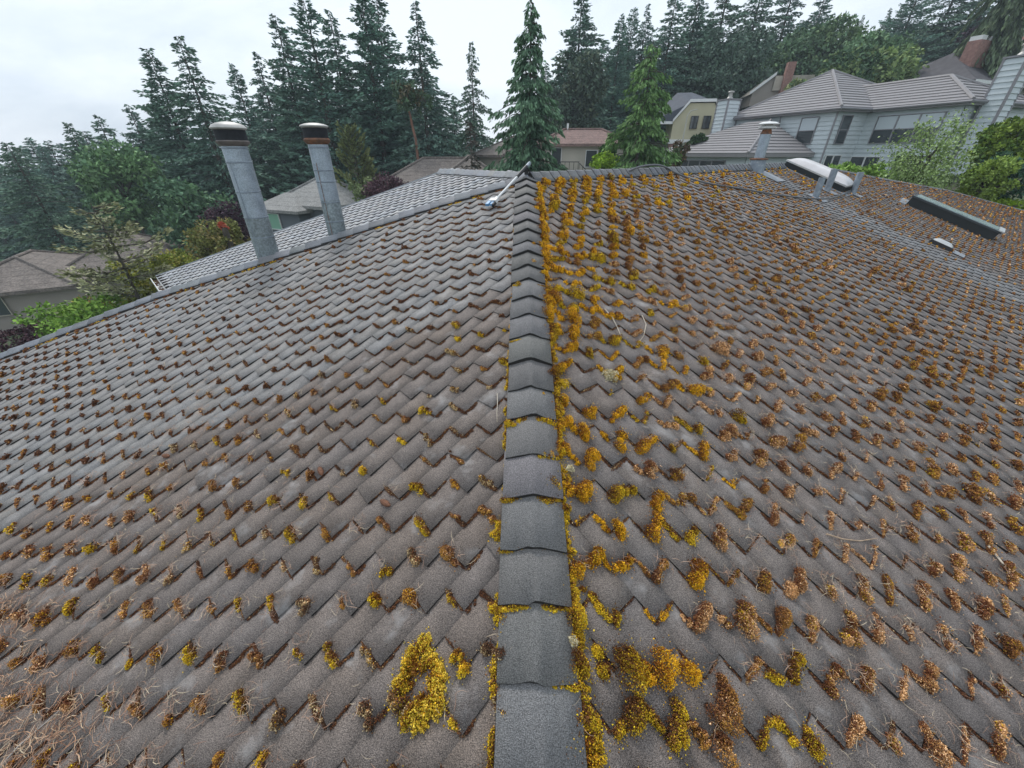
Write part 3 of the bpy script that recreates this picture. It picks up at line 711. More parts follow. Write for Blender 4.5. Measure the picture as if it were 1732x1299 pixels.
m = MB(); curb(m, f2, -.13, .75, -.2, 0, .004, .014); m.build('flashing', M_lead, s2)
f3 = F(PR, 7.0, 3.22)
m = MB(); curb(m, f3, 0, .24, 0, .36, 0, .06, .01); v3 = m.build('roof_vent', M_black, house, label='small black roof vent with a pale domed lid')
dome(f3, .03, .21, .03, .33, .062, .04, 'lid', M_alu, v3, 6, 6)
m = MB(); curb(m, f3, -.03, .26, .38, .56, .014, .019); m.build('flashing', M_lead, v3)
# three plumbing vents
for (u_, v_, h_, r_, lb_, ln_) in ((6.25, 1.36, .34, .055, 'grey vent pipe nearest the camera on the right slope', 0), (7.45, 1.22, .40, .062, 'grey vent pipe at the lower corner of the domed skylight', .0), (8.5, 1.48, .42, .06, 'grey vent pipe standing right of the domed skylight', 0)):
    b_ = PR.p(u_, v_, 0); m = MB(); m.lathe([(r_, b_[2]-.05), (r_, b_[2]+h_), (r_*.85, b_[2]+h_), (r_*.85, b_[2]+h_-.1)], (b_[0], b_[1], 0), 16)
    o = m.build('vent_pipe', M_galv2, house, smooth=True, label=lb_)
    f_ = F(PR, u_, v_); m = MB(); curb(m, f_, -.13, .13, -.12, .2, .013, .02); m.build('flashing', M_lead, o)
# tall flue with conical cap at the ridge
b_ = PR.p(6.2, .12, 0); bb = (b_[0], b_[1], 0); zb = b_[2]; Yf = b_[1]
zf = lambda y: at(0, y, Yf)[2]
m = MB(); m.lathe([(.095, zf(268)), (.095, zf(226))], bb, 20); fl = m.build('flue_pipe', M_galv, house, smooth=True, label='short rust-streaked flue with a mushroom cap at the right ridge')
m = MB(); m.lathe([(.16, zb-.1), (.14, zf(270)), (.10, zf(269))], bb, 20); m.build('base_cone', M_galv2, fl, smooth=True)
m = MB(); m.lathe([(.096, zf(270)-.01), (.165, zf(270)), (.165, zf(268)), (.096, zf(267))], bb, 20); m.build('storm_collar', M_rust, fl, smooth=True)
m = MB(); m.lathe([(.096, zf(227)), (.10, zf(226)), (.09, zf(223)), (.075, zf(219))], bb, 20); m.build('rust_band', M_rust, fl, smooth=True)
m = MB(); m.lathe([(.075, zf(220)), (.075, zf(207))], bb, 16); m.build('neck', M_lid, fl, smooth=True)
m = MB(); m.lathe([(.1, zf(214)), (.16, zf(217.5)), (.165, zf(216)), (.1, zf(212))], bb, 20); m.build('lower_disc', M_white, fl, smooth=True)
m = MB(); m.lathe([(.1, zf(209)), (.18, zf(211)), (.185, zf(209.5)), (.12, zf(206.5)), (0, zf(205))], bb, 20); m.build('cap', M_white, fl, smooth=True)
m = MB(); curb(m, F(PR, 6.2, .12), -.2, .25, .1, .55, .014, .02); m.build('flashing', M_lead, fl)

# cable lying over the ridge and down the right slope
ck = [(1040, 281, .03), (1062, 277, .10), (1090, 276, .12), (1112, 281, .08), (1140, 296, .035), (1185, 311, .03), (1250, 322, .03), (1310, 332, .03), (1365, 338, .03), (1400, 338, .03), (1425, 331, .03), (1440, 324, .05), (1443, 318, .10)]
cp = []
for px, py, h in ck:
    q = unR(px, max(py, 287)); v_ = (q-APEX)@PR.d
    if py < 290:
        uu = (q-APEX)@PR.c; q = PR.p(uu, .02, 0)
    cp.append(q+nR*h)
# smooth the path
def cr(P, n=6):
    out = []
    for i in range(len(P)-1):
        p0, p1, p2, p3 = P[max(i-1, 0)], P[i], P[i+1], P[min(i+2, len(P)-1)]
        for k_ in range(n):
            t = k_/n; out.append(.5*((2*p1)+(-p0+p2)*t+(2*p0-5*p1+4*p2-p3)*t*t+(-p0+3*p1-3*p2+p3)*t**3))
    return out+[P[-1]]
m = MB(); m.tube(cr(cp), .013, 8)
tag(m.build('cable', mat('grey_cable', (.12, .125, .13), .5), smooth=True), 'dark grey cable looping over the ridge and down the right slope', 'cable')

def cone(px, py, rz, label):
    c0 = unL(px, py)+nL*.014; ax_ = nrmz(dL*math.sin(rz)+cL*math.cos(rz)); mb = MB()
    mb.tube([c0-ax_*.034, c0-ax_*.024, c0-ax_*.006, c0+ax_*.014, c0+ax_*.03, c0+ax_*.036], [.003, .010, .014, .012, .006, .002], 9)
    for i in range(40):
        t_ = i/40; a_ = i*2.4; rr = .0145*math.sin(math.pi*min(t_*.9+.1, 1))**.7; p_ = c0+ax_*(-.03+.062*t_)
        o1 = nrmz(np.cross(ax_, nL)); o2 = nL; d_ = o1*math.cos(a_)+o2*math.sin(a_); mb.add([p_+d_*rr*.8, p_+d_*(rr+.004)+ax_*.006, p_+np.cross(ax_, d_)*.004+d_*rr+ax_*.004], [(0, 1, 2)])
    return tag(mb.build('fir_cone', M_cone), label, 'fir cone')
M_cone = mat('cone_brown', (.17, .075, .04), .8, noise=.4, scale=90)
cone(654, 853, .2, 'brown fir cone lying mid left slope, the nearest to the ring-shaped cushion')
cone(284, 773, .5, 'brown fir cone lying among small tufts at the left of the brown-grey shingles')
cone(545, 799, -.2, 'brown fir cone lying between the cap and the other two cones')
# extension pole leaning on the hip top
p_lo = unL(838, 349)+nL*.05; p_hi = at(896, 276, 5.0); dp = nrmz(p_hi-p_lo); Lp = np.linalg.norm(p_hi-p_lo)
pole = empty('extension_pole', tuple(p_lo), label='white and black extension pole with a blue and white head leaning over the hip top', cat='extension pole')
def rel(v): return Vector(v)-Vector(p_lo)
m = MB(); m.tube([rel(p_lo+dp*.05), rel(p_lo+dp*Lp*.66)], .012, 10); m.build('shaft', M_white, pole, smooth=True)
m = MB(); m.tube([rel(p_lo+dp*Lp*.62), rel(p_lo+dp*Lp*.9)], [.018, .021], 12); m.build('grip', M_black, pole, smooth=True)
m = MB(); m.tube([rel(p_lo+dp*Lp*.9), rel(p_lo+dp*Lp)], .02, 12); m.build('end_cap', M_galv2, pole, smooth=True)
m = MB(); q0 = p_lo+dp*Lp*.86; m.obox(rel(q0+A(.0, 0, -.17)), (.045, 0, 0), (0, .05, 0), (-.01, 0, .17)); m.obox(rel(q0+A(-.02, -.02, -.19)), (.075, 0, 0), (0, .06, 0), (0, 0, .03)); m.build('bracket', M_black, pole)
sx = nrmz(np.cross(dp, nL)); m = MB(); m.obox(rel(p_lo-sx*.04-dp*.03), sx*.09, dp*.05, nL*.03); m.tube([rel(p_lo+dp*.0), rel(p_lo+dp*.07)], .022, 10); m.build('head', M_white, pole)
m = MB(); m.obox(rel(p_lo-sx*.05-dp*.09), sx*.04, dp*.085, nL*.025); m.obox(rel(p_lo+sx*.005-dp*.085), sx*.02, dp*.07, nL*.02); m.build('clip', M_blue, pole)
m = MB(); m.tube([rel(p_lo-dp*.08+sx*.03), rel(p_lo-dp*.02+sx*.03)], .017, 10); m.build('tip', M_black, pole, smooth=True)

# ------------------------------------------------------------ ground
def gz(x, y):
    x = np.asarray(x, float); y = np.asarray(y, float); xc = np.clip(x, -90, 110); yc = np.clip(y, -60, 160)
    z = -5.4+.16*xc+.06*(np.minimum(yc, 50+np.maximum(0, xc)*.5)-15)-.25*np.maximum(0, yc-62)/(1+np.exp((xc+2)/8.0))-2.6*np.exp(-((x-8)**2+(y-8)**2)/(2*13.0**2))-2.6*np.exp(-((x-24)**2+(y-31)**2)/(2*8.0**2))
    z = z+.13*np.maximum(0, yc-52)/(1+np.exp(-(xc-6)/14.0))+.25*np.exp(-((x-20)**2+(y-60)**2)/800)
    return z
gx = np.concatenate([np.linspace(-900, -120, 8), np.linspace(-110, 130, 97), np.linspace(150, 900, 8)])
gy = np.concatenate([np.linspace(-900, -80, 7), np.linspace(-70, 180, 101), np.linspace(200, 900, 8)])
X, Y = np.meshgrid(gx, gy, indexing='ij'); Z = gz(X, Y)+.15*np.sin(X*.31)*np.cos(Y*.27)
V = np.stack([X.ravel(), Y.ravel(), Z.ravel()], 1); ny = len(gy); I, J = np.meshgrid(np.arange(len(gx)-1), np.arange(ny-1), indexing='ij'); b0 = (I*ny+J).ravel()
M_ground = mat('grassy_earth', (.045, .075, .022), .95, noise=.5, scale=.35, blotch=((.05, .04, .025), .12, .5, .65, .7))
me = raw_mesh('ground', V, quads=np.stack([b0, b0+ny, b0+ny+1, b0+1], 1), mats=[M_ground], smooth=True)
tag(link(bpy.data.objects.new('ground', me)), kind='structure')

# ------------------------------------------------------------ neighbour houses
M_rooftile = mat('grey_metal_roof', (.25, .235, .235), .55, noise=.07, scale=2)
M_side = mat('pale_blue_siding', (.58, .63, .64), .6, noise=.04, scale=2)
M_trim = mat('taupe_trim', (.25, .24, .25), .6)
M_glass = mat('window_glass', (.05, .06, .065), .08, spec=.9)
M_glass_l = mat('window_blind', (.55, .60, .62), .25)
M_brick = mat('brick', (.30, .165, .135), .85, noise=.25, scale=6)
M_comp = mat('weathered_shingle', (.155, .13, .112), .85, noise=.22, scale=1.5, speck=.3, speck_scale=9)
M_red = mat('reddish_shingle', (.21, .135, .115), .85, noise=.15, scale=1.5, speck=.25, speck_scale=8)
M_slate = mat('dark_slate_shingle', (.075, .085, .105), .8, noise=.15, scale=2)
M_beige = mat('beige_siding', (.42, .38, .31), .75, noise=.05, scale=1)
M_taupe = mat('taupe_siding', (.30, .265, .23), .75, noise=.05, scale=1)
M_yellow = mat('yellow_stucco', (.50, .46, .31), .8, noise=.05, scale=1)
M_greyw = mat('slate_blue_wall', (.12, .135, .15), .75, noise=.05, scale=1)
M_stone = mat('beige_block', (.45, .40, .33), .85, noise=.15, scale=2)

class Loc:    # local building frame: a to the right, b away, z up
    def __init__(s, x, y, az, z=0):
        s.o = A(x, y, z); s.b = A(math.sin(rad(az)), math.cos(rad(az)), 0); s.a = A(s.b[1], -s.b[0], 0)
    def __call__(s, a, b, z): return s.o+s.a*a+s.b*b+A(0, 0, z)
def lap_wall(mb, f, a0, b0, a1, b1, z0, z1, step=.3, lap=.055, mi=0):
    """clapboard wall from (a0,b0) to (a1,b1); outside on the right-hand side walking from 0 to 1"""
    p = np.array([a1-a0, b1-b0]); Ln = np.linalg.norm(p); p = p/Ln; o = np.array([p[1], -p[0]])
    z = z0
    while z < z1-1e-3:
        zt = min(z+step, z1)
        q = [f(a0+o[0]*lap, b0+o[1]*lap, z), f(a1+o[0]*lap, b1+o[1]*lap, z), f(a1, b1, zt), f(a0, b0, zt), f(a0, b0, z), f(a1, b1, z)]
        mb.add(q, [(0, 1, 2, 3), (4, 5, 1, 0)], mi); z = zt
def rooff(mb, tri_or_quad, step, lap=.03, mi=0):
    """ribbed roof face: first two points are the eave (left, right), the others the top (right, left)"""
    e0, e1, t1, t0 = [np.asarray(q, float) for q in tri_or_quad]
    n = max(2, int(np.linalg.norm((t0+t1)/2-(e0+e1)/2)/step)); nn = np.cross(e1-e0, (t0+t1)/2-e0); nn = nrmz(nn); nn = nn if nn[2] > 0 else -nn
    for i in range(n):
        f0, f1 = i/n, (i+1)/n
        a, b, c, d = e0+(t0-e0)*f0, e1+(t1-e1)*f0, e1+(t1-e1)*f1, e0+(t0-e0)*f1
        mb.add([a+nn*lap, b+nn*lap, c, d, a-nn*.02, b-nn*.02], [(0, 1, 2, 3), (4, 5, 1, 0)], mi)
def window(parent, f, ax, b, z0, w, h, axis, out, glass=None, frame=None, mull=True, half=False, name='window', lites=1):
    """axis 'a': runs along a at fixed b (out = -1/+1 in b); axis 'b': runs along b at fixed a. frame > pane"""
    g = f if axis == 'a' else (lambda p, q, z: f(q, p, z))
    t = .05; o1, o2 = out*.05, out*.14
    m = MB()
    def bx(m_, p0, p1, z0_, z1_, q0, q1, mi=0):
        m_.obox(g(p0, b+q0, z0_), g(p1, b+q0, z0_)-g(p0, b+q0, z0_), g(p0, b+q1, z0_)-g(p0, b+q0, z0_), A(0, 0, z1_-z0_), mi)
    fr = frame or M_trim
    bx(m, ax-t, ax+w+t, z0-t, z0, o1, o2); bx(m, ax-t, ax+w+t, z0+h, z0+h+t, o1, o2); bx(m, ax-t, ax, z0, z0+h, o1, o2); bx(m, ax+w, ax+w+t, z0, z0+h, o1, o2)
    for k_ in range(1, lites): x = ax+w*k_/lites; bx(m, x-t, x+t, z0, z0+h, o1, o2)
    if mull: bx(m, ax, ax+w, z0+h*.5-.025, z0+h*.5+.025, o1, out*.125)
    o = m.build(name, fr, parent)
    p = MB(); bx(p, ax, ax+w, z0, z0+h, out*.075, out*.09); 
    p.build('pane', glass or M_glass, o)
    if half:
        p = MB(); bx(p, ax+.03, ax+w-.03, z0+h*.5+.03, z0+h-.02, out*.092, out*.1); p.build('blind', M_glass_l, o)
    return o
def hip_roof(mb, f, a0, a1, b0, b1, ze, rise, step=.4, th=.2, ribs=True, ridge='auto', mi=0, cap=None, over=0):
    a0, a1, b0, b1 = a0-over, a1+over, b0-over, b1+over
    wa, wb = a1-a0, b1-b0; r = min(wa, wb)/2
    if wa >= wb: R0, R1 = (a0+r, (b0+b1)/2), (a1-r, (b0+b1)/2)
    else: R0, R1 = ((a0+a1)/2, b0+r), ((a0+a1)/2, b1-r)
    zt = ze+rise; P = lambda q, z: f(q[0], q[1], z)
    c = [(a0, b0), (a1, b0), (a1, b1), (a0, b1)]
    if wa >= wb: fs = [(c[0], c[1], R1, R0), (c[1], c[2], R1, R1), (c[2], c[3], R0, R1), (c[3], c[0], R0, R0)]
    else: fs = [(c[0], c[1], R0, R0), (c[1], c[2], R1, R0), (c[2], c[3], R1, R1), (c[3], c[0], R0, R1)]
    for e0, e1, t1, t0 in fs: rooff(mb, (P(e0, ze), P(e1, ze), P(t1, zt), P(t0, zt)), step, .035 if ribs else .008, mi)
    mb.add([P(q, ze-.01) for q in c]+[P(q, ze-th) for q in c], [(0, 1, 5, 4), (1, 2, 6, 5), (2, 3, 7, 6), (3, 0, 4, 7), (7, 6, 5, 4)], mi)
    if cap is not None:
        for p_, q_ in ((c[0], fs[0][3]), (c[1], fs[0][2]), (c[2], fs[2][3]), (c[3], fs[2][2])): cap.tube([P(p_, ze+.03), P(q_, zt+.03)], .1, 6)
        cap.tube([P(R0, zt+.03), P(R1, zt+.03)], .1, 6)
    return P(R0, zt), P(R1, zt)

# --- large pale blue house on the right
S = 1.3
hb = empty('siding_house', (18.71*S, 26.87*S, 0), label='large pale blue clapboard house with a ribbed grey hip roof on the right', cat='house')
class LocH:
    def __init__(s): s.o = A(0, 0, 0); s.b = A(-.334, .9426, 0); s.a = A(.9426, .334, 0)
    def __call__(s, a, b, z): return s.o+s.a*a+s.b*b+A(0, 0, z)
H = LocH()
ZE, ZG = 3.02, -2.6
m = MB()
# wing one 0..13 in a, 0..9.6 in b ; wing two 3.4..11 in a, -5.9..0 in b
ov = .45
lap_wall(m, H, ov, 10.0, ov, ov, ZG, ZE-.2); lap_wall(m, H, ov, ov, 3.4+ov, ov, ZG, ZE-.2); lap_wall(m, H, 3.4+ov, ov, 3.4+ov, -5.9+ov, ZG, ZE-.2)
lap_wall(m, H, 3.4+ov, -5.9+ov, 11, -5.9+ov, ZG, ZE-.2); lap_wall(m, H, 11, -5.9+ov, 11, 10, ZG, ZE-.2); lap_wall(m, H, 11, 10, ov, 10, ZG, ZE-.2)
m.build('wall', M_side, hb)
m = MB(); cp_ = MB()
ap = H(6.9, 6.9, ZE+3.35); c_ = [H(0, 0, ZE), H(13.6, 0, ZE), H(13.6, 10.3, ZE), H(0, 10.3, ZE)]
for i in range(4):
    rooff(m, (c_[i], c_[(i+1) % 4], ap, ap), .5, .055)
    cp_.tube([c_[i]+A(0, 0, .04), ap+A(0, 0, .04)], .11, 6)
lo = [q-A(0, 0, .26) for q in c_]; m.add(c_+lo, [(0, 1, 5, 4), (1, 2, 6, 5), (2, 3, 7, 6), (3, 0, 4, 7), (7, 6, 5, 4)])
# wing two: ridge along b
r0, r1 = H(7.3, -2.0, ZE+1.86), H(7.3, 5, ZE+1.86); e = [H(3.4, -5.9, ZE), H(11.2, -5.9, ZE), H(11.2, 3, ZE), H(3.4, 3, ZE)]
e3 = H(3.4, 1.9, ZE)
rooff(m, (e[3], e[0], r0, H(7.3, 3.9, ZE+1.86)), .5, .055); rooff(m, (e[0], e[1], r0, r0), .5, .055); rooff(m, (e[1], e[2], r1, r0), .5, .055)
for p_, q_ in ((e[0], r0), (e[1], r0), (r0, r1)): cp_.tube([p_+A(0, 0, .04), q_+A(0, 0, .04)], .11, 6)
lo = [q-A(0, 0, .26) for q in e]; m.add(e+lo, [(0, 1, 5, 4), (1, 2, 6, 5), (3, 0, 4, 7), (7, 6, 5, 4)])
rf = m.build('roof', M_rooftile, hb); cp_.build('ridge_tile', M_rooftile, rf)
# gutters
m = MB()
for p_, q_ in ((H(-.05, 10.2, ZE-.08), H(-.05, -.05, ZE-.08)), (H(-.05, -.06, ZE-.08), H(3.35, -.06, ZE-.08)), (H(3.34, 0, ZE-.08), H(3.34, -5.95, ZE-.08)), (H(3.34, -5.96, ZE-.08), H(11.2, -5.96, ZE-.08))): m.tube([p_, q_], .09, 6)
m.build('gutter', M_trim, hb)
m = MB(); m.tube([H(ov-.06, 5.2, ZE-.2), H(ov-.06, 5.0, 1.1)], .05, 6); m.build('downpipe', M_trim, hb, label='short downpipe above the garage roof'); m = MB(); m.tube([H(ov-.06, ov-.06, ZE-.2), H(ov-.06, ov-.06, ZG)], .07, 6)
m.build('downpipe', M_trim, hb)
# windows: wing one left wall (fixed a=ov, out -a)
window(hb, H, 1.75, ov, .75, 1.35, 1.75, 'b', -1, half=True)
window(hb, H, 1.15, ov, .72, .95, 1.8, 'a', -1)
window(hb, H, -4.6, 3.4+ov, .75, 4.1, 1.7, 'b', -1, half=True, lites=3)
# lower floor
window(hb, H, .75, ov, -1.3, 1.7, 1.2, 'a', -1, lites=2, mull=False, frame=M_white)
window(hb, H, -1.75, 3.4+ov, -2.2, 2.1, 2.0, 'b', -1, lites=2, mull=False, frame=M_white, name='door')
window(hb, H, -4.6, 3.4+ov, -2.2, 1.8, 2.1, 'b', -1, mull=False, frame=M_side)
# chimneys
def siding_chimney(f, a0, a1, b0, b1, z0, z1, lb):
    m_ = MB(); lap_wall(m_, f, a0, b1, a0, b0, z0, z1); lap_wall(m_, f, a0, b0, a1, b0, z0, z1); lap_wall(m_, f, a1, b0, a1, b1, z0, z1); lap_wall(m_, f, a1, b1, a0, b1, z0, z1)
    o = m_.build('chimney', M_side, hb, label=lb)
    t_ = MB(); 
    for aa, bb in ((a0, b0), (a1, b0), (a0, b1), (a1, b1)): t_.obox(f(aa-.06, bb-.06, z0), f(1, 0, 0)*.12, f(0, 1, 0)*.12, A(0, 0, z1-z0+.02))
    t_.obox(f(a0-.09, b0-.09, z1+.021), f(1, 0, 0)*(a1-a0+.18), f(0, 1, 0)*(b1-b0+.18), A(0, 0, .1)); t_.build('corner_trim', M_trim, o)
    c_2 = MB(); ct = f((a0+a1)/2, (b0+b1)/2, z1+.12); c_2.lathe([(.32, 0), (.22, .15), (.17, .2), (.17, .5), (.26, .5), (.28, .56), (.24, .62), (0, .66)], ct, 14); c_2.build('flue_cap', M_lid, o, smooth=True)
siding_chimney(H, -1.1, .3, 9.9, 11.2, -3.5, 4.3, 'left chimney clad in pale blue siding at the far end')
siding_chimney(H, 4.9, 5.95, -6.8, -5.75, -3.0, 5.1, 'tall right chimney clad in pale blue siding nearest the camera')
# lower garage wing
m = MB(); cp_ = MB(); LZ = .05
q = [H(-6.6, 1.1, LZ), H(.4, 1.1, LZ), H(.4, 12.5, LZ), H(-6.6, 12.5, LZ)]; tp0, tp1 = H(.4, 6.4, 2.55), H(.4, 8.6, 2.55)
tp = H(-.2, 5.6, 2.5)
for aa, bb, cc, dd in ((q[0], q[1], tp, tp), (q[3], q[0], tp, H(-.2, 8.0, 2.5)), (q[2], q[3], H(-.2, 8, 2.5), H(-.2, 8, 2.5))): rooff(m, (aa, bb, cc, dd), .5, .055)
cp_.tube([q[0]+A(0, 0, .04), tp+A(0, 0, .04)], .11, 6)
lo = [p_-A(0, 0, .25) for p_ in q]; m.add(q+lo, [(0, 1, 5, 4), (1, 2, 6, 5), (2, 3, 7, 6), (3, 0, 4, 7), (7, 6, 5, 4)])
r2 = m.build('roof', M_rooftile, hb, label='low ribbed hip roof of the garage wing'); cp_.build('ridge_tile', M_rooftile, r2)
m = MB(); lap_wall(m, H, -6.1, 12, -6.1, 1.6, -4, LZ-.2); lap_wall(m, H, -6.1, 1.6, .4, 1.6, -4, LZ-.2); m.build('wall', M_side, hb)
window(hb, H, 3.5, -6.1, -1.1, 5.5, .6, 'b', -1, mull=False, lites=4)

def simple_house(name, label, x, y, az, w, d, ze, rise, wallm, roofm, zg, over=.5, step=.5, ribs=False, ridgecap=False):
    o = empty(name, (x, y, 0), label=label, cat='house'); f = Loc(0, 0, az)
    m_ = MB(); m_.obox(f(-w/2, -d/2, zg), f.a*w, f.b*d, A(0, 0, ze-.02-zg)); m_.build('wall', wallm, o)
    m_ = MB(); cp = MB(); hip_roof(m_, f, -w/2, w/2, -d/2, d/2, ze, rise, step, .22, ribs, over=over, cap=cp)
    r = m_.build('roof', roofm, o); cp.build('ridge_cap', roofm, r)
    return o, f, r
def place(px, py, Y): q = at(px, py, Y); return q
# red-brown roof house behind the big cedar
q = place(990, 246, 42)
o, f, r = simple_house('bungalow', 'beige bungalow with a reddish brown hip roof and white outside stairs', q[0]+.2, 45.5, 4, 8.2, 4.6, q[2]+.15, 1.25, M_beige, M_red, q[2]-6)
window(o, f, .3, -2.3, q[2]-1.75, 1.0, 1.35, 'a', -1, mull=False, frame=M_white, glass=M_dark)
window(o, f, -3.0, -2.3, q[2]-2.0, .9, 1.8, 'a', -1, mull=False, frame=M_white, name='door', glass=M_dark)
m = MB(); m.tube([f(-1.5, 0, q[2]+1.3), f(-1.5, 0, q[2]+1.9)], .1, 8); m.build('vent_pipe', M_white, r)
m = MB(); m.obox(f(-3.9, -5.1, q[2]-2.3), f.a*3.4, f.b*1.9, A(0, 0, .18)); 
for i in range(7): m.obox(f(-.5+i*.32, -5.0, q[2]-2.4-i*.28), f.a*.34, f.b*1.3, A(0, 0, .1))
m.obox(f(-.5, -5.12, q[2]-2.6), f.a*2.6+A(0, 0, -2.1), f.b*.1, A(0, 0, .35)); m.build('stairs', M_white, o)
m = MB()
for i in range(8): p_ = f(-.5+i*.32, -5.1, q[2]-2.3-i*.27); m.tube([p_, p_+A(0, 0, .9)], .025, 5)
m.tube([f(-.5, -5.1, q[2]-1.4), f(1.8, -5.1, q[2]-3.3)], .035, 5)
for i in range(9): p_ = f(-3.8+i*.4, -5.1, q[2]-2.2); m.tube([p_, p_+A(0, 0, .9)], .025, 5)
m.tube([f(-3.9, -5.1, q[2]-1.3), f(-.5, -5.1, q[2]-1.3)], .035, 5); m.build('railing', M_black, o)
# brown shingle house left of the hip top
q = place(740, 300, 34)
o, f, r = simple_house('brown_roof_house', 'house with low brown shingle roofs and a conical turret beyond the pale roof slope', q[0]-.2, 40.0, -8, 10.8, 7, q[2]-.75, 2.0, M_greyw, M_comp, q[2]-6)
m_ = MB(); cp = MB(); hip_roof(m_, f, -.8, 4.9, -6.0, 2.5, q[2]-.35, 1.75, .5, .22, False, cap=cp); r_2 = m_.build('roof', M_comp, o); cp.build('ridge_cap', M_comp, r_2)
m_ = MB(); m_.obox(f(-.4, -5.6, q[2]-6), f.a*4.9, f.b*6, A(0, 0, 5.6)); m_.build('wall', M_greyw, o)
m_ = MB(); ct = f(5.1, -5.0, q[2]-.5); m_.lathe([(2.0, 0), (2.0, .06), (1.1, 1.05), (0, 2.1)], ct, 8); m_.build('turret_roof', M_comp, o)
m_ = MB(); m_.lathe([(1.7, -5), (1.7, .0)], ct, 8); m_.build('turret_wall', M_greyw, o)
m_ = MB(); m_.obox(f(-.85, -6.05, q[2]-.62), f.a*.1, f.b*4, A(0, 0, .28)); m_.build('fascia', M_white, o)
q2 = place(850, 268, 44); o, f, r = simple_house('cream_house', 'cream gabled house mostly hidden behind the big drooping cedar', q2[0]+1.2, 47, -30, 5.5, 6, q2[2]+.3, 1.6, M_beige, M_comp, q2[2]-6)
# grey house behind the flues
q = place(516, 356, 33)
o, f, r = simple_house('grey_roof_house', 'small house with a pale grey hip roof seen between the two flues', q[0]+.2, 37, 24, 5.6, 5.6, q[2]+.25, 2.0, M_greyw, mat('pale_grey_shingle', (.24, .235, .22), .85, noise=.15, scale=2, speck=.25, speck_scale=12), q[2]-6, over=.45)
m_ = MB(); hip_roof(m_, f, -4.4, 1.2, -4.3, 0, q[2]-.05, 1.1, .5, .2, False); m_.build('roof', r.data.materials[0], o)
m_ = MB(); m_.obox(f(-4.0, -3.9, q[2]-5), f.a*4.8, f.b*3.5, A(0, 0, 4.8)); m_.build('wall', M_greyw, o)
window(o, f, -2.7, -3.9, q[2]-1.55, 1.25, 1.15, 'a', -1, mull=False, frame=M_white, glass=mat('green_blind', (.22, .42, .30), .4))
m_ = MB(); m_.tube([f(-.7, 0, q[2]+1.6), f(-.7, 0, q[2]+2.15)], .1, 8); m_.obox(f(-1.4, -.3, q[2]+1.5), f.a*.9, f.b*.5, A(0, 0, .2)); m_.build('vent', M_white, r)
# taupe house at lower left
q = place(95, 492, 24)
o, f, r = simple_house('taupe_house', 'taupe house with brown hip roofs and dark windows at the lower left', q[0]-2.6, 33, 62, 8.0, 7.0, q[2]-.2, 2.2, M_taupe, M_comp, q[2]-7, over=.6)
m_ = MB(); cp = MB(); hip_roof(m_, f, -2.0, 7.4, -8.6, -1.5, q[2]-.15, 1.5, .5, .22, False, cap=cp); r_2 = m_.build('roof', M_comp, o); cp.build('ridge_cap', M_comp, r_2)
m_ = MB(); m_.obox(f(-1.5, -8.1, q[2]-7), f.a*8.4, f.b*6.5, A(0, 0, 6.6)); m_.build('wall', M_taupe, o)
for aa in (-.9, 2.2, 4.8): window(o, f, aa, -8.1, q[2]-1.65, 1.7, 1.1, 'a', -1, mull=False, frame=M_beige, lites=2)
window(o, f, -7.2, 6.9, q[2]-1.65, 1.7, 1.1, 'b', 1, mull=False, frame=M_beige, lites=2)
# yellow house
q = place(1175, 200, 50)
o = empty('yellow_house', (q[0], q[1], 0), label='yellow gambrel-fronted house with a dark slate roof left of the pale blue chimney', cat='house'); f0 = Loc(0, 0, 10); KS = .66; z = q[2]
def f(a_, b_, z_): return f0(a_*KS, b_*KS, z+(z_-z)*KS)
f.a = f0.a*KS; f.b = f0.b*KS
prof = [(-3.2, z-3.4), (-3.2, z-.4), (-1.1, z+2.0), (2.6, z+2.0), (3.6, z+.3), (3.6, z-3.4)]
m = MB(); m.add([f(a_, 0, z_) for a_, z_ in prof]+[f(a_, 7, z_) for a_, z_ in prof], [tuple(range(6))]+[(i, i+1, 7+i, 6+i) for i in range(5)]); m.build('wall', M_yellow, o)
m = MB(); hp = [f(-6.6, -.3, z-.5), f(-3.4, -.5, z-.6), f(-1.2, -.5, z+2.2), f(2.8, -.5, z+2.2), f(4.0, -.5, z+.2)]
pk = f(-1.6, 5.0, z+4.2)
m.add([f(-7, .3, z-.6), f(-3.3, .2, z-.5), f(-1.1, 0, z+2.12), f(2.7, 0, z+2.12), f(3.9, 0, z+.2), f(-2.6, 5.0, z+3.9), f(-.2, 5.0, z+3.9), f(-7, 8, z-.5), f(5, 8, z-.5)],
      [(0, 1, 2, 5), (2, 3, 6, 5), (3, 4, 8, 6), (0, 5, 7), (5, 6, 8, 7)]); m.build('roof', M_slate, o)
m = MB(); pr2 = [(-3.35, z-.5), (-1.15, z+2.12), (2.68, z+2.12), (3.85, z+.1)]
for (a0, z0), (a1, z1) in zip(pr2[:-1], pr2[1:]): m.obox(f(a0, -.35, z0), f.a*(a1-a0)+A(0, 0, (z1-z0)*KS), f.b*.3, A(0, 0, .26))
m.obox(f(-6.9, -.1, z-.75), f.a*3.6, f.b*.3, A(0, 0, .25)); m.obox(f(-3.5, -.3, z-3.5), f.a*7.2, f.b*.35, A(0, 0, .4)); m.build('fascia', M_white, o)
for aa in (-.5, 1.4): window(o, f0, aa*.66, 0, z-.9, .65, 1.05, 'a', -1, frame=M_black, glass=M_glass, lites=2)
m = MB(); m.obox(f(-3.1, -.1, z-7), f.a*1.6, f.b*2, A(0, 0, 2.4)); m.build('porch_pier', M_brick, o)
m = MB(); m.obox(f(.9, -.1, z-7), f.a*1.0, f.b*2, A(0, 0, 2.4)); m.build('porch_pier', M_brick, o)
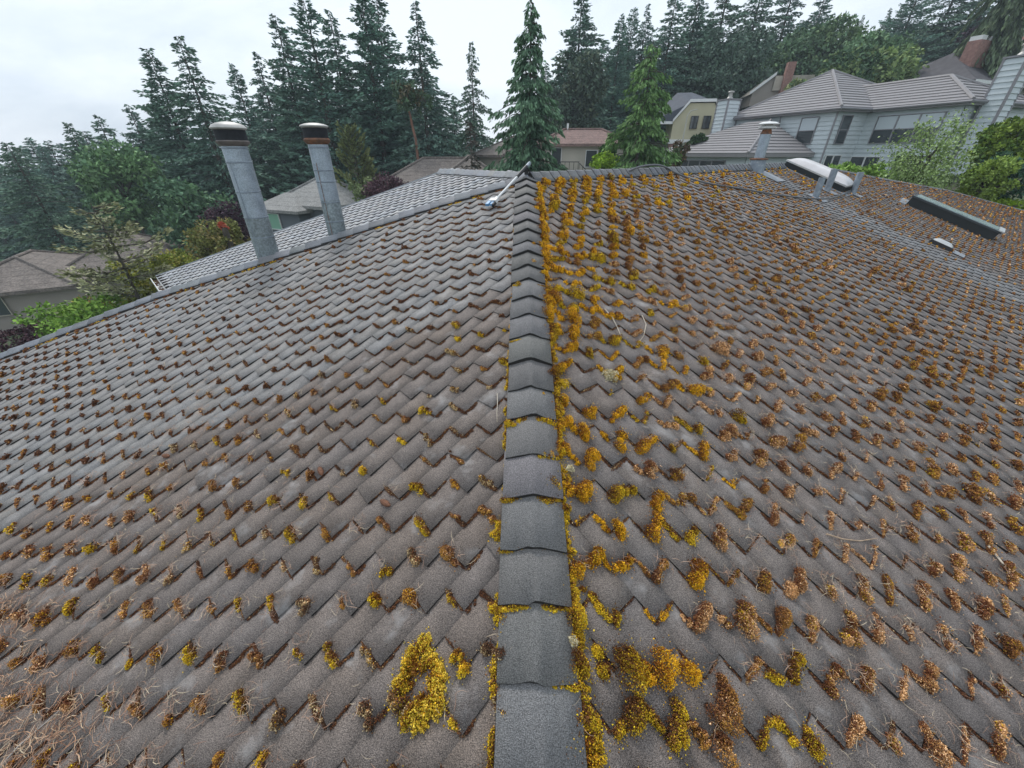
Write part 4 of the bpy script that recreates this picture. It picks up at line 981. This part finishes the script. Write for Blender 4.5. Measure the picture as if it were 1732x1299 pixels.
m = MB(); m.obox(f(2.4, -3.5, z-7), f.a*5, f.b*5, A(0, 0, 3.1)); m.build('wall', M_taupe, o)
m = MB(); m.add([f(1.8, -4, z-2.4), f(8, -4, z-2.0), f(8, 0, z+1.2), f(4.2, -.2, z+.2), f(1.8, -4, z-2.6)], [(0, 1, 2, 3)]); m.build('roof', M_slate, o)
# gable house with brick chimney above the garage roof
q = place(1305, 152, 56)
o = empty('gable_house', (q[0], q[1], 0), label='grey gabled house with a red brick chimney on the wooded slope', cat='house'); f0 = Loc(0, 0, 12); KS = .5; z = q[2]
def f(a_, b_, z_): return f0(a_*KS, b_*KS, z+(z_-z)*KS)
f.a = f0.a*KS; f.b = f0.b*KS
m = MB(); m.add([f(-4, 0, z-3), f(-4, 0, z-.5), f(0, 0, z+2.5), f(4, 0, z-.5), f(4, 0, z-3)]+[f(-4, 8, z-3), f(-4, 8, z-.5), f(0, 8, z+2.5), f(4, 8, z-.5), f(4, 8, z-3)], [(0, 1, 2, 3, 4), (0, 5, 6, 1), (3, 8, 9, 4)]); m.build('wall', M_taupe, o)
m = MB(); m.add([f(-4.5, -.5, z-.8), f(0, -.5, z+2.7), f(0, 9, z+2.7), f(-4.5, 9, z-.8), f(9, -.5, z+2.2), f(9, 9, z+2.2)], [(0, 1, 2, 3), (1, 4, 5, 2)]); m.obox(f(0, -.5, z-.2), f.a*8+A(0, 0, 0), f.b*.2, A(0, 0, 1.35)); m.build('roof', M_stone, o)
m = MB(); m.obox(f(-4.6, -.62, z-.9), f.a*4.6+A(0, 0, 1.77), f.b*.2, A(0, 0, .3)); m.build('fascia', M_white, o)
m = MB(); m.obox(f(1.6, -1.5, z-3), f.a*1.6, f.b*1.4, A(0, 0, 3.9)); ch = m.build('chimney', M_brick, o)
# dark roofed house top right with twin brick chimneys, and the white house above
q = place(1705, 122, 46)
o = empty('dark_roof_house', (q[0], q[1], 0), label='dark-roofed house with a double brick chimney above the pale blue house', cat='house'); f = Loc(0, 0, -22); z = q[2]
m = MB(); m.obox(f(-6, 0, z-6), f.a*22, f.b*8, A(0, 0, 5.2)); m.build('wall', M_stone, o)
m = MB(); m.add([f(-6, -.6, z-.9), f(16, -.6, z-.9), f(16, 4, z+1.9), f(-2, 4, z+1.9), f(-6, 9, z-.9), f(16, 9, z-.9)], [(0, 1, 2, 3), (4, 0, 3), (5, 4, 3, 2)]); m.build('roof', mat('charcoal_shingle', (.075, .07, .075), .85, noise=.25, scale=2), o)
m = MB(); m.obox(f(-6, -.75, z-1.15), f.a*22, f.b*.15, A(0, 0, .25)); m.build('fascia', M_white, o)
m = MB(); m.obox(f(-3.3, 1.6, z-2), f.a*2.7, f.b*1.0, A(0, 0, 4.4)); ch = m.build('chimney', M_brick, o)
m = MB()
for aa in (-3.15, -1.6): m = MB(); m.obox(f(aa, 1.7, z+2.4), f.a*.8, f.b*.9, A(0, 0, .35)); m.build('chimney_pot', M_white, ch)
for aa in (-4.6, -2.9, 2.0, 4.5): window(o, f, aa, 0, z-3.0, 1.3, 1.5, 'a', -1, mull=False, frame=M_white, glass=M_dark)
q = place(1742, 100, 62)
o = empty('white_house', (q[0], q[1], 0), label='white house with a red tile roof in the top right corner', cat='house'); f = Loc(0, 0, -22); z = q[2]
m = MB(); m.obox(f(-3.5, 0, z-7), f.a*14, f.b*8, A(0, 0, 8)); m.obox(f(-1.5, .5, z+1), f.a*4, f.b*4, A(0, 0, 2.2)); m.build('wall', mat('white_stucco', (.62, .60, .57), .7, noise=.05), o)
m = MB(); m.add([f(-5, -1, z+.9), f(12, -1, z+.9), f(12, 4, z+4), f(2, 4, z+4)], [(0, 1, 2, 3)]); m.build('roof', mat('red_tile', (.33, .09, .06), .7, noise=.15, scale=3), o)
m = MB(); m.obox(f(-5.2, -1.1, z+.7), f.a*17, f.b*.3, A(0, 0, .3)); m.build('fascia', M_white, o)
window(o, f, -1.8, 0, z-2.2, 1.8, 2.2, 'a', -1, lites=2, frame=M_white); window(o, f, 1.5, 0, z-2.2, 3.0, 2.2, 'a', -1, frame=M_white)
# lamp pole by the yellow house
q0, q1 = at(1148, 272, 36), at(1153, 196, 36)
m = MB(); m.tube([(q0[0], 36, q0[2]-3), (q0[0], 36, q1[2])], [.07, .05], 8); m.tube([(q0[0], 36, q1[2]), (q0[0]+.15, 35.9, q1[2]+.3), (q0[0]+.6, 35.8, q1[2]+.4)], [.045, .04, .04], 6)
tag(m.build('lamp_post', mat('pale_post', (.5, .48, .42), .6)), 'thin pale lamp post in front of the yellow house', 'lamp post')

# ------------------------------------------------------------ trees
M_leaf = mat('foliage', attr=True, rough=.75, spec=.25)
M_bark = mat('bark', (.085, .07, .055), .9, noise=.35, scale=4)
M_bark_r = mat('peeling_red_bark', (.22, .11, .07), .8, noise=.3, scale=3)
def cards(P, D, up, ln, wd, C, g, name):
    """tapered leaf sprays: P base, D direction, widths; diamond of 2 tris"""
    n = len(P); S_ = np.cross(D, up); S_ /= np.maximum(np.linalg.norm(S_, axis=1), 1e-6)[:, None]
    a = g.uniform(0, 6.28, n); N_ = np.cross(S_, D); S2 = S_*np.cos(a)[:, None]+N_*np.sin(a)[:, None]
    V = np.stack([P, P+D*(ln*.45)[:, None]+S2*(wd*.5)[:, None], P+D*ln[:, None], P+D*(ln*.45)[:, None]-S2*(wd*.5)[:, None]], 1)
    Q = (np.arange(n)*4)[:, None]+np.arange(4)[None]
    return raw_mesh(name, V.reshape(-1, 3), quads=Q, mats=[M_leaf], col=C)
def conifer_mesh(name, seed, h=20.0, R=3.4, col=(.035, .06, .045), droop=.25, dens=1.0, start=.06, shape=.85, spray=.6, irregular=.3, up=.0, gaps=0.0):
    g = np.random.default_rng(seed); P, D, Ln, Wd, C = [], [], [], [], []
    z = h*start; rows = []
    while z < h*.985:
        f = z/h; Rz = R*(1-f)**shape*(1+irregular*.5*math.sin(z*1.3+seed))+.12
        nb = int(g.integers(4, 7))
        for _ in range(nb):
            if g.random() < gaps*(1-f): continue
            az = g.uniform(0, 6.283); Lb = Rz*g.uniform(1-irregular*1.3, 1+irregular*.6); rows.append((z+g.uniform(-.15, .15), az, max(Lb, .15), f))
        z += .34+.22*(1-f)
    rows = np.array(rows); nbn = len(rows)
    k_ = np.clip((rows[:, 2]*20*dens), 8, 130).astype(int); idx = np.repeat(np.arange(nbn), k_); n = len(idx)
    zb, az, Lb, f = rows[idx].T; t = g.random(n)**.75
    dirh = np.stack([np.cos(az), np.sin(az), np.zeros(n)], 1); side = np.stack([-np.sin(az), np.cos(az), np.zeros(n)], 1)
    tip_up = up*(t**2)*Lb; sag = -droop*(t**1.6)*Lb
    spread = g.uniform(-1, 1, n)*(.34*Lb*(1-t*.75))
    P = dirh*(t*Lb)[:, None]+side*spread[:, None]; P[:, 2] += zb+sag+tip_up+g.normal(0, .07, n)-(droop > .3)*g.random(n)*.25
    D = dirh*.8+side*(np.sign(spread)*.55*g.random(n))[:, None]+g.normal(0, .25, (n, 3)); D[:, 2] += -droop*1.3+up*.9*t+.05-(droop > .3)*.6
    D /= np.linalg.norm(D, axis=1)[:, None]
    ln = spray*g.uniform(.55, 1.3, n)*(.6+.4*(1-f)); wd = ln*g.uniform(.28, .5, n)
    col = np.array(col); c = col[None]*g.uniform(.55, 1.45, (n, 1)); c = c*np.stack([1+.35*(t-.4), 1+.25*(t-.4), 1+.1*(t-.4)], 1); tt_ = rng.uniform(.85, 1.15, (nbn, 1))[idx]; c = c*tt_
    me = cards(P, D, np.tile(A(0, 0, 1.), (n, 1)), ln, wd, c, g, name)
    mb = MB(); mb.tube([(0, 0, -1), (0, 0, h*.35), (.05, .05, h*.7), (0, 0, h*.985)], [h*.014+.03, h*.011, h*.006, .015], 7)
    # main limbs
    for i in g.choice(nbn, min(nbn, 90), replace=False):
        z_, a_, L_, _ = rows[i]; mb.tube([(0, 0, z_), (math.cos(a_)*L_*.5, math.sin(a_)*L_*.5, z_-droop*.33*L_*.5+up*.25*L_*.5), (math.cos(a_)*L_*.95, math.sin(a_)*L_*.95, z_-droop*L_*.92+up*L_*.85)], [.03+.006*L_, .03, .01], 4, caps=False)
    return me, mb
def leafy_mesh(name, seed, h=8.0, R=3.0, z0=1.0, col=(.06, .12, .03), n=7000, leaf=.22, lobes=16, flat=.75, col2=None, mix=.3, trunk=.12, shell=.35, drop=0.0):
    g = np.random.default_rng(seed); cen = []
    zc = (h+z0)/2; hz = (h-z0)/2
    for i in range(lobes):
        a = g.uniform(0, 6.283); zz = g.uniform(-.85, .8); rr = math.sqrt(max(0, 1-zz*zz))*g.uniform(.25, .8)
        cen.append((math.cos(a)*rr*R, math.sin(a)*rr*R, zc+zz*hz*.8, R*g.uniform(.26, .46)))
    cen = np.array(cen); idx = g.integers(0, lobes, n); v = g.normal(size=(n, 3)); v /= np.linalg.norm(v, axis=1)[:, None]
    # break lobes into twig clusters
    cl = 14; cd = g.normal(size=(lobes, cl, 3)); cd /= np.linalg.norm(cd, axis=2)[:, :, None]; ci = g.integers(0, cl, n)
    vv = cd[idx, ci]+v*.42; vv /= np.linalg.norm(vv, axis=1)[:, None]; rad_ = g.uniform(1-shell, 1.12, n)
    P = cen[idx, :3]+vv*(cen[idx, 3]*rad_)[:, None]*A(1, 1, flat)
    P[:, 2] -= drop*g.random(n)
    D = vv*.4+g.normal(0, .6, (n, 3)); D[:, 2] -= .25+drop*.8; D /= np.linalg.norm(D, axis=1)[:, None]
    ln = leaf*g.uniform(.6, 1.4, n); wd = ln*g.uniform(.45, .8, n)
    c1 = np.array(col)[None]*g.uniform(.6, 1.4, (n, 1)); br = g.uniform(.8, 1.2, (lobes, cl))[idx, ci][:, None]; c1 = c1*br
    if col2 is not None: m_ = (g.random((lobes, cl))[idx, ci] < mix)[:, None]; c1 = np.where(m_, np.array(col2)[None]*g.uniform(.7, 1.3, (n, 1)), c1)
    me = cards(P, D, np.tile(A(0, 0, 1.), (n, 1)), ln, wd, c1, g, name)
    mb = MB(); mb.tube([(0, 0, -1.5), (0, 0, z0), (0, 0, zc)], [trunk*1.3, trunk, trunk*.6], 7)
    for q in cen: mb.tube([(0, 0, min(q[2]*.6, zc)), tuple((A(0, 0, min(q[2]*.75, zc))+q[:3])/2), tuple(q[:3])], [trunk*.45, trunk*.3, trunk*.08], 5, caps=False)
    return me, mb
def make_tree(kind, cat, me, mb, loc, s, label, group=None, rz=0, sr=1.0, bark=None):
    o = empty(kind, tuple(loc), rz, label=label, cat=cat, group=group); o.scale = (s*sr, s*sr, s)
    c = link(bpy.data.objects.new('crown', me), o)
    t = mb if isinstance(mb, bpy.types.Mesh) else None
    if t is None:
        tob = mb.build('trunk', bark or M_bark, o); return o, tob.data
    link(bpy.data.objects.new('trunk', t), o); return o, t
FIR = (0.122, 0.211, 0.160)
var = []
specs = [dict(seed=1, R=6.2, col=FIR, droop=.16, up=.10, irregular=.35, dens=1.25), dict(seed=2, R=6.8, col=(0.113, 0.198, 0.147), droop=.22, up=.05, irregular=.45, gaps=.15),
         dict(seed=3, R=5.4, col=(0.128, 0.230, 0.179), droop=.1, up=.16, irregular=.3, dens=1.3), dict(seed=4, R=7.0, col=(0.109, 0.186, 0.128), droop=.28, up=.1, irregular=.5, gaps=.2),
         dict(seed=5, R=5.8, col=(0.134, 0.237, 0.186), droop=.05, up=.22, irregular=.38, shape=.7), dict(seed=6, R=6.4, col=(0.122, 0.205, 0.166), droop=.2, up=.0, irregular=.4, shape=.95, gaps=.1)]
for i, sp in enumerate(specs):
    me_, mb_ = conifer_mesh('crown', **sp); var.append([me_, mb_])
def conifer(px, py, Y, v, label, group='dark conifers of the wood behind the roofs', sr=1.0, base=None, lean=0):
    top = at(px, py, Y); zg_ = float(gz(top[0], Y)) if base is None else base; h = max(top[2]-zg_, 4)
    me_, mb_ = var[v]; o, t = make_tree('conifer', 'conifer', me_, mb_, (top[0], Y, zg_), h/20.0, label, group, R_.uniform(0, 6.28), sr)
    var[v][1] = t
    if lean: o.rotation_euler[1] = rad(lean)
    return o
# (px, py of the tip, distance, variant, width factor, label)
LF = [(8, 238, 40, 3, 1.3, 'dark conifer at the left edge of the photo'), (60, 285, 52, 2, 1.0, 'short conifer tip low between the two leftmost ones'),
      (112, 205, 46, 3, 1.15, 'bushy conifer with a blunt double tip left of the tall pair'), (162, 193, 47, 1, 1.1, 'conifer with a hooked tip left of the tall pair'),
      (214, 174, 52, 0, 1.0, 'slim conifer just left of the tall leftmost pair'), (247, 78, 48, 0, 1.15, 'tall feathery conifer, left one of the pair above the left flue'),
      (299, 58, 46, 1, 1.1, 'tall conifer, right one of the pair above the left flue'), (392, 106, 56, 2, .95, 'small conifer tip showing in the gap right of the tall pair'),
      (432, 85, 52, 5, 1.1, 'conifer with a thick crown right of the small gap tip'), (464, 22, 50, 0, 1.05, 'tall pointed conifer left of the right flue'),
      (512, -8, 49, 4, 1.2, 'dense tall conifer whose tip touches the top edge above the right flue'), (556, 14, 52, 1, .95, 'narrow conifer right of the dense one above the right flue'),
      (608, -25, 50, 2, 1.2, 'tall conifer cut by the top edge, left one of two twin tips'), (634, -20, 54, 0, 1.1, 'tall conifer cut by the top edge, right one of two twin tips'),
      (701, -2, 47, 5, 1.1, 'conical tall conifer above the bare reddish trunk'), (796, 68, 50, 3, .72, 'open airy conifer in the sky gap left of the big cedar'),
      (765, 160, 58, 5, .8, 'lower conifer filling the gap beside the airy one')]
for px, py, Y, v, sr, lb in LF: conifer(px, py, Y, v, lb, 'dark conifers of the wood left of the cedar', sr)
RT = [(985, -12, 60, 0, 1.3, 'tall dark conifer with a ragged tip right of the big cedar'), (1052, 22, 62, 2, .9, 'slim conifer tip right of the ragged one'), (1073, 12, 66, 4, .9, 'pointed conifer tip behind the bright green tree'),
      (1097, 4, 64, 5, .9, 'pointed conifer tip just right of the one behind the bright green tree'), (1146, -20, 62, 1, 1.1, 'tall conifer rising right behind the bright green tree'), (1188, -35, 66, 0, 1.2, 'tall conifer cut by the top edge over the yellow house'),
      (1240, -55, 70, 3, 1.3, 'broad conifer cut by the top edge over the left chimney'), (1300, -60, 72, 1, 1.3, 'broad conifer cut by the top edge over the brick chimney'), (1352, -50, 72, 5, 1.3, 'conifer cut by the top edge over the pyramid roof'),
      (1402, -28, 72, 2, 1.2, 'conifer at the left rim of the sky notch'), (1462, 24, 74, 3, .6, 'thin ragged snag-like conifer in the sky notch'), (1508, 12, 76, 0, .8, 'small pointed conifer at the right of the sky notch'),
      (1535, 0, 74, 1, 1.0, 'conifer at the right rim of the sky notch'), (1570, -50, 72, 4, 1.3, 'tall dark conifer right of the sky notch'), (1650, -90, 74, 3, 1.4, 'dark conifer cut by the top edge at upper right'), (1712, -90, 70, 1, 1.4, 'dark conifer in the top right corner')]
for px, py, Y, v, sr, lb in RT: conifer(px, py, Y, v, lb, 'dark conifers on the right hillside', sr)
for i in range(12):
    conifer(-70+i*19+R_.uniform(-6, 6), 262-i*3+R_.uniform(-14, 16), R_.uniform(58, 70), R_.randrange(6), 'dark conifer of the lower rank filling the wood left of the cedar', 'filler conifers left of the cedar', 1.5)
# denser trees behind and between, low parts of the wood
for i in range(44):
    px = -60+i*21+R_.uniform(-8, 8)
    if px > 830: break
    py = np.interp(px, [-60, 0, 110, 250, 400, 470, 720, 760, 830], [300, 300, 275, 190, 190, 130, 120, 190, 200])+R_.uniform(-20, 45)
    conifer(px, py, R_.uniform(55, 66), R_.randrange(6), 'dark conifer of the lower rank filling the wood left of the cedar', 'filler conifers left of the cedar', 1.35)
for i in range(62):
    px = 930+i*14.5+R_.uniform(-8, 8)
    if px > 1800: break
    py = np.interp(px, [930, 1020, 1150, 1400, 1470, 1540, 1740], [110, 70, 50, 40, 95, 60, -10])+R_.uniform(-10, 45)
    conifer(px, py, R_.uniform(72, 84), R_.randrange(6), 'dark conifer of the rear rank on the right hillside', 'filler conifers on the right hillside', 1.4)
# big drooping cedar in the middle
me_, mb_ = conifer_mesh('crown', 50, 17, 6.2, (.11, .20, .12), droop=.42, up=.14, irregular=.32, shape=.95, dens=2.4, spray=.5, start=.05)
tp_ = at(893, -6, 27); zg_ = float(gz(tp_[0], 27))-.5; make_tree('cedar', 'cedar', me_, mb_, (tp_[0]+.15, 27, zg_), (tp_[2]-zg_)/17, 'big drooping cedar with a thin tip straight above the hip top', sr=1.0)
me_, mb_ = conifer_mesh('crown', 51, 12, 4.4, (.14, .25, .085), droop=.42, up=.16, irregular=.22, shape=.72, dens=2.6, spray=.42, start=.03)
tp_ = at(1106, 62, 30); zg_ = float(gz(tp_[0], 30))-.5; make_tree('cedar', 'cedar', me_, mb_, (tp_[0], 30, zg_), (tp_[2]-zg_)/12, 'bright green drooping conical tree left of the yellow house', sr=1.02)
# small greying spruce over the brown roofs
me_, mb_ = conifer_mesh('crown', 52, 5, 1.15, (.075, .075, .062), droop=.3, irregular=.3, dens=1.6, spray=.25, start=.18, gaps=.25)
tp_ = at(793, 196, 26); make_tree('spruce', 'spruce', me_, mb_, (tp_[0], 26, tp_[2]-5.2), 1.0, 'small greyish half-bare spruce standing over the brown roofs', sr=1.1)
# olive cypress
me_, mb_ = conifer_mesh('crown', 53, 9, 1.7, (.15, .18, .07), droop=-.5, up=.4, irregular=.12, shape=.5, dens=3.0, spray=.4, start=.02)
tp_ = at(590, 214, 38); make_tree('cypress', 'cypress', me_, mb_, (tp_[0], 38, tp_[2]-9), 1.0, 'olive green columnar cypress right of the right flue', sr=1.25)
# arbutus with bare reddish trunk
o = empty('arbutus', tuple(at(707, 268, 43)-A(0, 0, 3)), label='tree with a bare crooked reddish trunk against the dark wood', cat='tree')
m = MB(); pp = [(0, 0, 0)]; 
for px, py in ((706, 262), (703, 235), (697, 212), (694, 196), (688, 176), (690, 160)): q_ = at(px, py, 43)-A(*o.location); pp.append(tuple(q_))
m.tube(pp, [.15, .13, .12, .12, .10, .07, .04], 8); m.build('trunk', M_bark_r, o)
me_, _ = leafy_mesh('crown', 77, 3.2, 2.0, 0, (.07, .12, .06), 1500, .3, 8, col2=(.12, .10, .05), mix=.2)
c_ = link(bpy.data.objects.new('crown', me_), o); c_.location = Vector(at(692, 172, 43)-A(*o.location))-Vector((0, 0, 1.2))

def leafy(kind, cat, px, pyt, pyb, Y, wpx, label, seed, n=6000, leaf=.2, group=None, rise=0, **kw):
    T = at(px, pyt, Y); B_ = at(px, pyb, Y); h = T[2]-B_[2]; Zc = Y*math.cos(TH)-T[2]*math.sin(TH); Rr = wpx/FPX*Zc/2
    me_, mb_ = leafy_mesh('crown', seed, h, Rr, 0.0, n=n, leaf=leaf, **kw)
    # keep the base on the ground: longer trunk
    zg_ = float(gz(T[0], Y)); mb_.tube([(0, 0, min(zg_-B_[2]-.5, -1)), (0, 0, h*.3)], [.16, .1], 7)
    o, _ = make_tree(kind, cat, me_, mb_, (T[0], Y, B_[2]), 1.0, label, group); return o
leafy('maple_tree', 'maple', 118, 505, 605, 17, 205, 'bright fresh green maple in front of the taupe house', 101, 9000, .16, col=(.17, .30, .045), col2=(.24, .38, .06), mix=.35, flat=.45, lobes=20)
leafy('shrub', 'shrub', 158, 495, 560, 19, 70, 'yellow-orange shrub behind the bright green maple', 102, 3000, .14, col=(.36, .30, .05), col2=(.38, .22, .06), flat=.7)
leafy('plum_tree', 'plum tree', 25, 555, 660, 15, 150, 'dark purple plum tree under the bright maple at the left edge', 103, 5500, .13, col=(.07, .03, .04), col2=(.10, .05, .055))
leafy('plum_tree', 'plum tree', 385, 342, 430, 26, 115, 'dark purple plum tree behind the left flue', 104, 6000, .16, col=(.055, .028, .045), col2=(.09, .045, .06), lobes=20)
leafy('plum_tree', 'plum tree', 655, 296, 350, 27, 92, 'purple plum tree between the pale slope and the brown roofs', 105, 5000, .14, col=(.085, .04, .055), col2=(.12, .06, .07), lobes=20)
leafy('shrub', 'shrub', 616, 292, 350, 30, 62, 'pale green shrub left of the purple plum tree', 106, 3500, .15, col=(.17, .22, .09), col2=(.26, .30, .14))
leafy('shrub', 'shrub', 362, 376, 448, 19, 110, 'round olive shrub with a red tuft on top left of the left flue', 107, 8000, .12, col=(.19, .20, .06), col2=(.28, .22, .08), flat=.9, lobes=22)
leafy('shrub', 'shrub', 375, 374, 388, 18.6, 20, 'small scarlet tuft of leaves on top of the olive shrub', 108, 500, .08, col=(.5, .12, .07), lobes=4)
leafy('shrub', 'shrub', 245, 430, 520, 21, 130, 'yellow-green shrub left of the white gutter', 109, 8000, .15, col=(.30, .33, .05), col2=(.42, .38, .07), lobes=18)
leafy('shrub', 'shrub', 285, 425, 480, 22, 90, 'olive yellow shrub behind the white gutter', 110, 5000, .14, col=(.24, .28, .05), col2=(.38, .34, .07), lobes=18)
me_, mb_ = conifer_mesh('crown', 111, 6, 3.0, (.27, .28, .16), droop=.05, up=.3, irregular=.6, dens=2.4, spray=.3, start=.2, gaps=.35, shape=.45)
tp_ = at(150, 338, 19); make_tree('pine_tree', 'pine', me_, mb_, (tp_[0], 19, tp_[2]-6.4), 1.06, 'open khaki pine with bare stems in front of the taupe house')
leafy('broadleaf_tree', 'broadleaf tree', 165, 225, 400, 40, 140, 'mid green broadleaf tree in front of the left conifers', 112, 9000, .34, col=(0.169, 0.288, 0.119), col2=(0.135, 0.236, 0.119), lobes=26)
leafy('broadleaf_tree', 'broadleaf tree', 300, 290, 440, 36, 150, 'dark green broadleaf tree left of the left flue', 113, 9000, .32, col=(0.101, 0.186, 0.101), col2=(0.144, 0.254, 0.119), lobes=26)
# broadleaf masses among the conifers
leafy('broadleaf_tree', 'broadleaf tree', 975, 70, 250, 58, 130, 'dark broadleaf tree just right of the big cedar', 120, 9000, .42, col=(0.085, 0.126, 0.085), col2=(0.119, 0.151, 0.092), lobes=24)
leafy('broadleaf_tree', 'broadleaf tree', 1230, 35, 215, 64, 175, 'large dark broadleaf tree above the left siding chimney', 121, 14000, .42, col=(0.076, 0.126, 0.085), col2=(0.110, 0.169, 0.119), lobes=34)
leafy('broadleaf_tree', 'broadleaf tree', 1345, 60, 190, 66, 150, 'dark green broadleaf tree behind the brick chimney', 122, 11000, .42, col=(0.101, 0.169, 0.092), col2=(0.169, 0.254, 0.119), lobes=28)
leafy('broadleaf_tree', 'broadleaf tree', 1405, 20, 160, 64, 140, 'mid green broadleaf tree left of the sky notch', 123, 11000, .42, col=(0.135, 0.220, 0.119), col2=(0.203, 0.288, 0.135), lobes=28)
leafy('broadleaf_tree', 'broadleaf tree', 1475, 60, 160, 58, 130, 'mid green broadleaf tree under the sky notch', 124, 9000, .4, col=(0.151, 0.254, 0.126), col2=(0.203, 0.304, 0.135), lobes=24)
leafy('broadleaf_tree', 'broadleaf tree', 1440, 85, 165, 52, 110, 'rounded dark green tree just above the pyramid roof', 125, 8000, .36, col=(0.076, 0.144, 0.068), col2=(0.169, 0.236, 0.085), lobes=22)
leafy('broadleaf_tree', 'broadleaf tree', 1525, 80, 160, 50, 90, 'yellow-green tree beside the weeping cypress', 126, 6000, .34, col=(0.254, 0.338, 0.119), col2=(0.169, 0.254, 0.101), lobes=20)
leafy('broadleaf_tree', 'broadleaf tree', 1365, 130, 168, 50, 50, 'light green small tree beside the red brick chimney', 127, 3500, .3, col=(0.169, 0.270, 0.119), col2=(0.338, 0.371, 0.169))
me_, mb_ = conifer_mesh('crown', 54, 15, 7.0, (.095, .135, .075), droop=.85, up=.0, irregular=.35, shape=.4, dens=2.2, spray=.9, start=.1)
tp_ = at(1557, -25, 60); make_tree('weeping_cypress', 'weeping cypress', me_, mb_, (tp_[0], 48, tp_[2]-13.5), .9, 'large weeping olive green conifer above the right end of the grey ribbed roof', sr=.72)
leafy('plum_tree', 'plum tree', 1678, 30, 80, 60, 50, 'dark purple tree behind the white house', 128, 2500, .35, col=(.05, .025, .04))
# birch and bushes right
leafy('birch_tree', 'birch', 1618, 168, 345, 19, 165, 'light airy birch with sky-lit leaves in front of the pale blue house', 130, 7500, .10, col=(.24, .34, .11), col2=(.34, .44, .19), lobes=34, shell=.8, flat=1.0, trunk=.05, drop=.3)
leafy('shrub', 'shrub', 1690, 262, 345, 17.5, 80, 'yellow-green leafy bush right of the birch', 131, 6000, .11, col=(.24, .33, .06), col2=(.3, .42, .1), lobes=20)
leafy('shrub', 'shrub', 1730, 190, 300, 21, 85, 'tall yellow-green shrub at the right edge below the stone house', 132, 8000, .15, col=(.24, .33, .05), col2=(.12, .2, .04), lobes=24)
leafy('shrub', 'shrub', 1722, 250, 345, 19, 95, 'dark blue-green bush at the right edge', 133, 6000, .12, col=(.04, .10, .055), col2=(.06, .13, .06), lobes=20)
leafy('shrub', 'shrub', 1716, 330, 362, 18.5, 70, 'low lime green mound at the right edge of the roof', 134, 3500, .08, col=(.28, .42, .02), lobes=10)
leafy('shrub', 'shrub', 1428, 280, 300, 21, 60, 'fern-like green sprigs behind the domed skylight', 135, 1300, .16, col=(.24, .38, .08), lobes=8)
leafy('shrub', 'shrub', 1478, 284, 306, 20, 60, 'fern-like green sprigs left of the dark glass door', 136, 1300, .16, col=(.24, .38, .08), lobes=8)
leafy('shrub', 'shrub', 1022, 260, 285, 30, 55, 'lime green shrub beside the white outside stairs', 137, 2500, .14, col=(.26, .4, .03), lobes=10)
leafy('shrub', 'shrub', 1028, 246, 268, 33, 36, 'dark round shrub under the bungalow window', 138, 1800, .14, col=(.05, .11, .03), lobes=8)
leafy('shrub', 'shrub', 1186, 228, 262, 42, 40, 'dark shrub in front of the yellow house porch', 139, 2500, .22, col=(.05, .10, .035), lobes=10)
leafy('shrub', 'shrub', 1150, 235, 290, 36, 40, 'reddish brown shrub at the foot of the lamp post', 140, 2000, .2, col=(.14, .09, .05), col2=(.08, .12, .05), lobes=10)

# ------------------------------------------------------------ haze: one closed box of thin air
m = MB(); m.box(-130, 150, -25, 150, -45, 60)
hz = bpy.data.materials.new('haze_air'); hz.use_nodes = True; t_ = hz.node_tree; t_.nodes.clear()
ho = t_.nodes.new('ShaderNodeOutputMaterial'); hv = t_.nodes.new('ShaderNodeVolumePrincipled'); hv.inputs['Color'].default_value = (.80, .92, 1.0, 1); hv.inputs['Density'].default_value = .0009
t_.links.new(hv.outputs['Volume'], ho.inputs['Volume'])
tag(m.build('haze', hz), kind='stuff')
